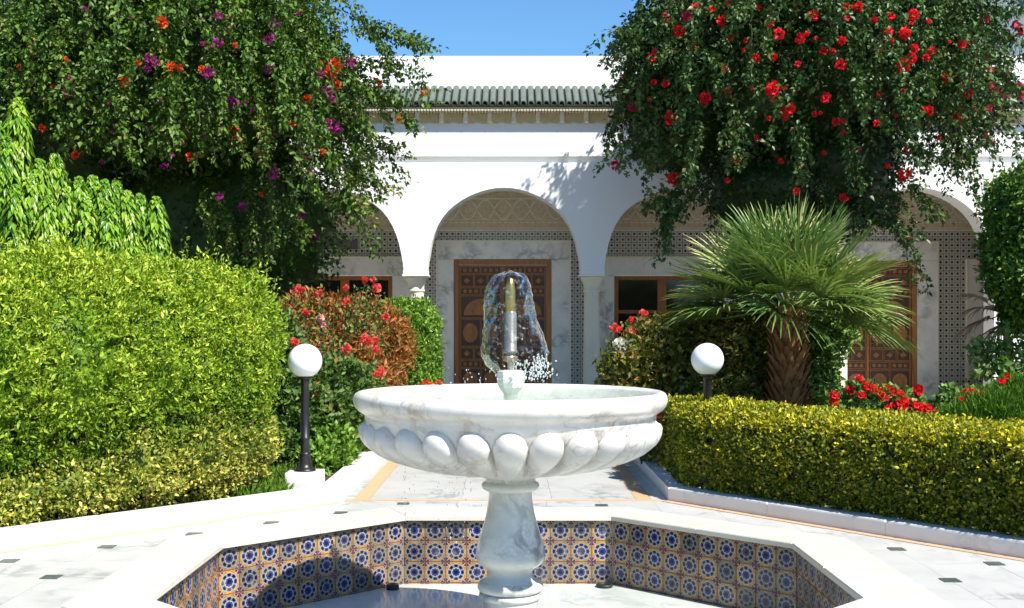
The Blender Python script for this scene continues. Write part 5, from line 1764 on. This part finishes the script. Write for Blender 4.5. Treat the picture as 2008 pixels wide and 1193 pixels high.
shrub('leafy_shrub', 'fresh light green shrub to the right of the palm trunk', 'shrub', (3.95, 14.3, BED),
      [blob(1625, 640, 14.0, 46, 60, 0.3), blob(1600, 700, 14.0, 36, 80, 0.3), blob(1585, 770, 14.0, 30, 60, 0.3), blob(1640, 610, 14.0, 30, 30, 0.2)], 6500, 0.075, 0.042, 'leaf_geranium', 0.55, 0.25, 0.5, 0.2, 0.2, corescale=0.6)
ger_head = [flower_mesh('flower_head', 'petal_red', 0.062, 26, 0.6, 2) for _ in range(3)] + [flower_mesh('flower_head', 'petal_orange', 0.06, 26, 0.6, 2)]


def geranium(label, base, blobs, heads, Y, n):
    T0 = shrub('geranium', label, 'geranium', base, blobs, n, 0.062, 0.055, 'leaf_geranium', 0.5, 0.25, 0.6, 0.3, 0.25, 'red geraniums', corescale=0.6, stems=4)
    for (u, v, s) in heads:
        p_ = px(u, v, Y + random.uniform(-0.12, 0.12))
        o = here(add('flower_head', random.choice(ger_head), T0, p_, random.uniform(0, 6))); o.scale = (s, s, s)
        m = MB(); m.tube([p_ + Vector((0, 0.03, -0.14)), p_], 0.004, 5); here(m.build('flower_stalk', 'twig', T0))


geranium('broad red geranium clump between the palm and the gallery step', (3.75, 12.3, BED), [blob(1690, 800, 12.2, 55, 45, 0.3), blob(1745, 810, 12.2, 60, 42, 0.3), blob(1790, 820, 12.2, 40, 34, 0.25)],
         [(1685, 743, .8), (1637, 775, .9), (1634, 790, 1.0), (1668, 764, .9), (1700, 757, 1.0), (1712, 763, 1.0), (1725, 770, .9), (1740, 763, .9), (1752, 768, .8), (1765, 772, .7), (1800, 765, 1.1), (1798, 772, .8), (1770, 790, 1.1), (1785, 793, 1.1), (1800, 798, 1.0), (1755, 797, 1.1), (1740, 800, .8), (1820, 800, .9), (1830, 806, .7), (1770, 805, 1.0), (1735, 782, .8), (1690, 775, .8), (1665, 795, .7), (1788, 808, .9), (1808, 808, .8), (1710, 790, .7)], 11.95, 4200)
geranium('smaller red geranium clump beside the feathery green shrub', (4.6, 12.2, BED), [blob(1890, 805, 12.1, 45, 36, 0.25), blob(1935, 800, 12.2, 30, 30, 0.2)],
         [(1895, 772, 1.0), (1908, 770, 1.1), (1922, 774, .9), (1884, 784, .7), (1945, 768, .8), (1958, 783, 1.0), (1950, 785, .8), (1930, 770, .7), (1965, 748, .7), (1975, 738, .6), (1935, 784, .7)], 11.95, 2200)
fe = thing('feathery_shrub', 'soft bright green feathery shrub at the end of the hedge', 'shrub', (5.2, 12.0, BED))
P, N = blob_points([blob(1960, 810, 11.9, 85, 40, 0.45), blob(2010, 795, 12.0, 70, 50, 0.45), blob(1900, 825, 11.8, 55, 25, 0.3)], 15000, 0.15, 0.8, BED)
here(leaf_obj('foliage', [dress(P, N, 0.10, 0.010, 0.8, 0.8, 0.5, 0.5, 0.22, fold=0.2)], 'leaf_feathery', fe))
here(core([blob(1960, 810, 11.9, 85, 40, 0.45), blob(2010, 795, 12.0, 70, 50, 0.45)], 'inner_foliage', 'leaf_feathery', fe, 0.8, BED))

# tree at the right edge
tr = thing('garden_tree', 'dense mid green clipped tree cut by the right edge', 'tree', (5.95, 13.4, BED))
tb = [blob(2030, 400, 13.2, 80, 75, 0.6), blob(2015, 470, 13.2, 74, 90, 0.55), blob(2040, 560, 13.2, 72, 80, 0.6), blob(2080, 450, 13.4, 100, 120, 0.8), blob(1990, 420, 13.1, 40, 50, 0.3), blob(1985, 530, 13.1, 44, 60, 0.35), blob(2005, 610, 13.2, 34, 40, 0.3)]
P, N = cluster(*blob_points(tb, 4200, 0.10, 0.84, None, 0.06), 9, 0.035, 0.8)
here(leaf_obj('crown', [dress(P, N, 0.062, 0.034, 0.55, 0.05, 0.85, 0.5, 0.22, clump=0.12)], 'leaf_tree', tr))
here(core(tb, 'inner_foliage', 'leaf_tree', tr, 0.8))
here(trunk_mesh([(wavy((5.95, 13.4, 0), (5.93, 13.4, 2.4), 7, 0.04), 0.075, 0.05), (wavy((5.93, 13.4, 1.9), (5.6, 13.2, 2.9), 5, 0.04), 0.04, 0.02), (wavy((5.93, 13.4, 2.0), (6.4, 13.4, 3.1), 5, 0.04), 0.04, 0.02)], 'trunk', 'bark', tr))
shrub('climbing_plant', 'thin pale green climber growing around the tree foot', 'plant', (5.7, 13.3, BED),
      [blob(1985, 690, 13.2, 26, 62, 0.15), blob(1935, 690, 13.2, 26, 22, 0.12), blob(1960, 730, 13.1, 28, 26, 0.15)], 900, 0.075, 0.05, 'leaf_geranium', 0.6, 0.25, 0.5, 0.2, 0.3, corescale=0, stems=3)


# ---------------------------------------------------------------- fan palms
def frond(name, dirv, lp, lf, parent, mat, nl=28, span=1.9, droop=0.25, mu=0.5, origin=(0, 0, 0), wl=0.030):
    d = Vector(dirv).normalized()
    side = d.cross(Vector((0, 0, 1)))
    if side.length < 0.1: side = Vector((1, 0, 0))
    side.normalize()
    side = (Matrix.Rotation(random.uniform(-0.5, 0.5), 3, d) @ side)
    upv = side.cross(d)
    hub = Vector(origin) + d * lp + Vector((0, 0, -0.06 * lp))
    V, T, ts = [], [], []
    def quad(a, b, c, e, t_):
        i = len(V); V.extend([a, b, c, e]); T.extend([[i, i + 1, i + 2], [i, i + 2, i + 3]]); ts.extend([t_, t_])
    # petiole
    w = 0.011
    o = Vector(origin)
    quad(o - side * w * 1.7, o + side * w * 1.7, hub + side * w * 0.8, hub - side * w * 0.8, 0.72)
    quad(o - upv * w, o + upv * w, hub + upv * w * 0.6, hub - upv * w * 0.6, 0.62)
    fr_tint = mu + random.gauss(0, 0.18)
    for k in range(nl):
        f = -1 + 2 * (k + 0.5) / nl
        a = f * span
        ld = d * math.cos(a) + side * math.sin(a) + upv * (0.10 + 0.28 * abs(f)) + Vector((random.gauss(0, .03), random.gauss(0, .03), random.gauss(0, .03)))
        ld.normalize()
        L = lf * (1.0 - 0.28 * abs(f) ** 1.5) * random.uniform(0.9, 1.06)
        across = ld.cross(upv).normalized()
        p0, prev = hub, None
        wid = [0.006, wl * 0.5, wl * 0.42, wl * 0.27, 0.0015]
        pos = [0.0, 0.34, 0.58, 0.82, 1.0]
        pts_ = []
        for q, (s, w_) in enumerate(zip(pos, wid)):
            p_ = hub + ld * L * s + Vector((0, 0, -droop * L * s ** 2.4))
            pts_.append((p_, across * w_, upv * (0.006 if 0 < q < 4 else 0)))
        tcol = fr_tint + random.gauss(0, 0.1)
        i = len(V)
        for p_, a_, u_ in pts_:
            V.extend([p_ - a_ + u_, p_, p_ + a_ + u_])
        for q in range(4):
            b = i + q * 3
            for c in (0, 1):
                T.extend([[b + c, b + c + 1, b + c + 4], [b + c, b + c + 4, b + c + 3]])
                ts.extend([tcol + (0.25 if q == 3 else 0)] * 2)
    return add(name, tri_mesh(name, np.array([v[:] for v in V]), np.array(T), mat, np.clip(ts, 0, 1)), parent)


def fan_palm(label, base, h, r, n, lp, lf, mat, zlow, seed, boots=True, mu=0.45):
    random.seed(seed)
    T0 = thing('fan_palm', label, 'palm', base)
    m = MB()
    prof = [(r * 1.05, -0.05), (r * 1.1, 0.1), (r * 1.0, h * 0.35), (r * 0.95, h * 0.65), (r * 0.85, h * 0.9), (r * 0.45, h + 0.12), (0.02, h + 0.2)]
    m.lathe(prof, 20)
    m.build('trunk', 'palm_trunk', T0)
    if boots:
        bmh = MB()
        bmh.grid([[(-0.05, 0, 0), (0, -0.018, 0), (0.05, 0, 0)], [(-0.035, -0.035, 0.08), (0, -0.055, 0.08), (0.035, -0.035, 0.08)], [(-0.018, -0.085, 0.15), (0, -0.095, 0.155), (0.018, -0.085, 0.15)]], False, False)
        bmh.grid([[(-0.05, 0.01, 0), (0, 0.0, 0), (0.05, 0.01, 0)], [(-0.035, -0.02, 0.08), (0, -0.035, 0.08), (0.035, -0.02, 0.08)], [(-0.018, -0.083, 0.15), (0, -0.09, 0.155), (0.018, -0.083, 0.15)]], False, False, True)
        me_b = bmh.mesh('leaf_base', 'palm_boot')
        k = 0
        z = 0.0
        while z < h:
            nn = 13
            for q in range(nn):
                a = 2 * PI * (q + 0.5 * (k % 2)) / nn + random.uniform(-.08, .08)
                rr = np.interp(z, [p_[1] for p_ in prof], [p_[0] for p_ in prof])
                o = add('leaf_base', me_b, T0, (rr * math.cos(a), rr * math.sin(a), z + random.uniform(-.015, .015)), a + PI / 2)
                s = random.uniform(0.75, 1.15); o.scale = (s, s * random.uniform(.7, 1.2), s)
            z += 0.078; k += 1
    ga = PI * (3 - math.sqrt(5))
    for k in range(n):
        f = (k + 0.5) / n
        el = math.asin(1 - f * (1 - zlow))
        a = k * ga + random.uniform(-.2, .2)
        d = (math.cos(a) * math.cos(el), math.sin(a) * math.cos(el), math.sin(el))
        low = max(0, (0.3 - math.sin(el)))
        frond('frond', d, lp * random.uniform(0.8, 1.15), lf * random.uniform(0.88, 1.1), T0, mat, 30, 1.75, 0.12 + 0.55 * low, mu + 0.18 * math.sin(el), (d[0] * r * 0.4, d[1] * r * 0.4, h + 0.05))
    return T0


t = NT('palm_trunk')
v = t.coord()
tc = t.n('ShaderNodeTexCoord'); sp_ = t.n('ShaderNodeSeparateXYZ'); t.set(sp_.inputs[0], tc.outputs['Object'])
c = t.mix(t.step(sp_.outputs[2], 0.4, 1.05), (0.16, 0.11, 0.07), (0.44, 0.22, 0.08))
c = t.mix(t.mul(t.step(t.noise(v, 14, 5, 0.7), 0.4, 0.7), 0.7), c, (0.05, 0.033, 0.02))
t.bsdf(c, 0.9, t.bump(t.noise(v, 30, 4), 1.0, 0.02), 0, 0.15)
M['palm_trunk'] = t.m
plain('palm_boot', (0.42, 0.195, 0.075), 0.85, 0.3, 12, 0.6, 50, 0.15, objvar=0.75)

pb = px(1546, 800, 12.8)
fan_palm('fan palm with spiky green leaves and shaggy brown trunk behind the hedge', (pb.x, 12.8, BED), 1.60, 0.175, 54, 0.62, 0.80, 'leaf_palm', -0.16, 21)
random.seed(77)
dp = thing('dry_palm', 'small palm with dry brown fronds under the edge tree', 'palm', (6.12, 14.4, BED))
m = MB(); m.tube([(0, 0, -0.05), (0.02, 0, 0.8), (0, 0, 1.62)], [0.055, 0.05, 0.04], 10); m.build('trunk', 'palm_trunk', dp)
for d in ((-0.9, -0.3, -0.25), (-0.75, -0.4, 0.15), (-0.5, -0.6, -0.5), (-0.8, 0.2, 0.5), (0.6, -0.5, 0.2), (0.2, -0.7, 0.6)):
    frond('frond', d, 0.25, 0.5, dp, 'leaf_dry', 20, 1.0, 0.5, 0.5, (0, 0, 1.62))
random.seed(9)

# ---------------------------------------------------------------- grass, pot, petals
n = 5200
xx_ = rng.uniform(-3.1, -1.95, n); yy_ = rng.uniform(9.9, 11.6, n)
ok = (HL[0] * xx_ + HL[1] * yy_) > HL[2] + 0.30
xx_, yy_ = xx_[ok], yy_[ok]
P = np.stack([xx_, yy_, np.full(len(xx_), BED - 0.005)], 1)
D = nrm(rng.normal(size=(len(P), 3)) * 0.4 + np.array([0, 0, 1]))
V, T, ts = leaves(P, D, nrm(rng.normal(size=(len(P), 3)) + np.array([0, -0.5, 0.1])), rng.uniform(0.06, 0.14, len(P)), 0.008, rng.normal(0.5, 0.2, len(P)), 0.2, 0.3)
g = add('grass', tri_mesh('grass', V, T, 'grass_blade', ts))
tag(g, 'short green grass at the corner of the bed by the lamp plinth', 'grass', kind='stuff')

pp = px(1326, 925, 10.75)
m = MB(); m.lathe([(0.05, 0.0), (0.085, 0.15), (0.085, 0.152), (0.098, 0.152), (0.10, 0.185), (0.098, 0.19), (0.086, 0.19), (0.08, 0.15), (0.0, 0.145)], 24)
pot = m.build('flower_pot', 'terracotta', None, (1.76, 10.25, BED))
pot.rotation_euler = (0.5, 0.5, 0)
tag(pot, 'terracotta pot tipped over in the shade by the hedge end', 'flower pot')

ff = thing('fallen_bloom', 'red bougainvillea bracts dropped on the back rim of the fountain bowl', 'flower', (-0.55, BY + 0.775, 1.103))
fm = flower_mesh('bract', 'petal_red', 0.05, 12, 0.6, 2)
for k, (dx, dz, s) in enumerate(((-0.035, 0.008, 0.75), (0.045, 0.006, 0.62), (0.0, 0.0, 0.45), (-0.07, 0.0, 0.4))):
    o = add('bract', fm, ff, (dx, 0.01 * k, dz), k * 1.3); o.scale = (s, s, s * 0.6)
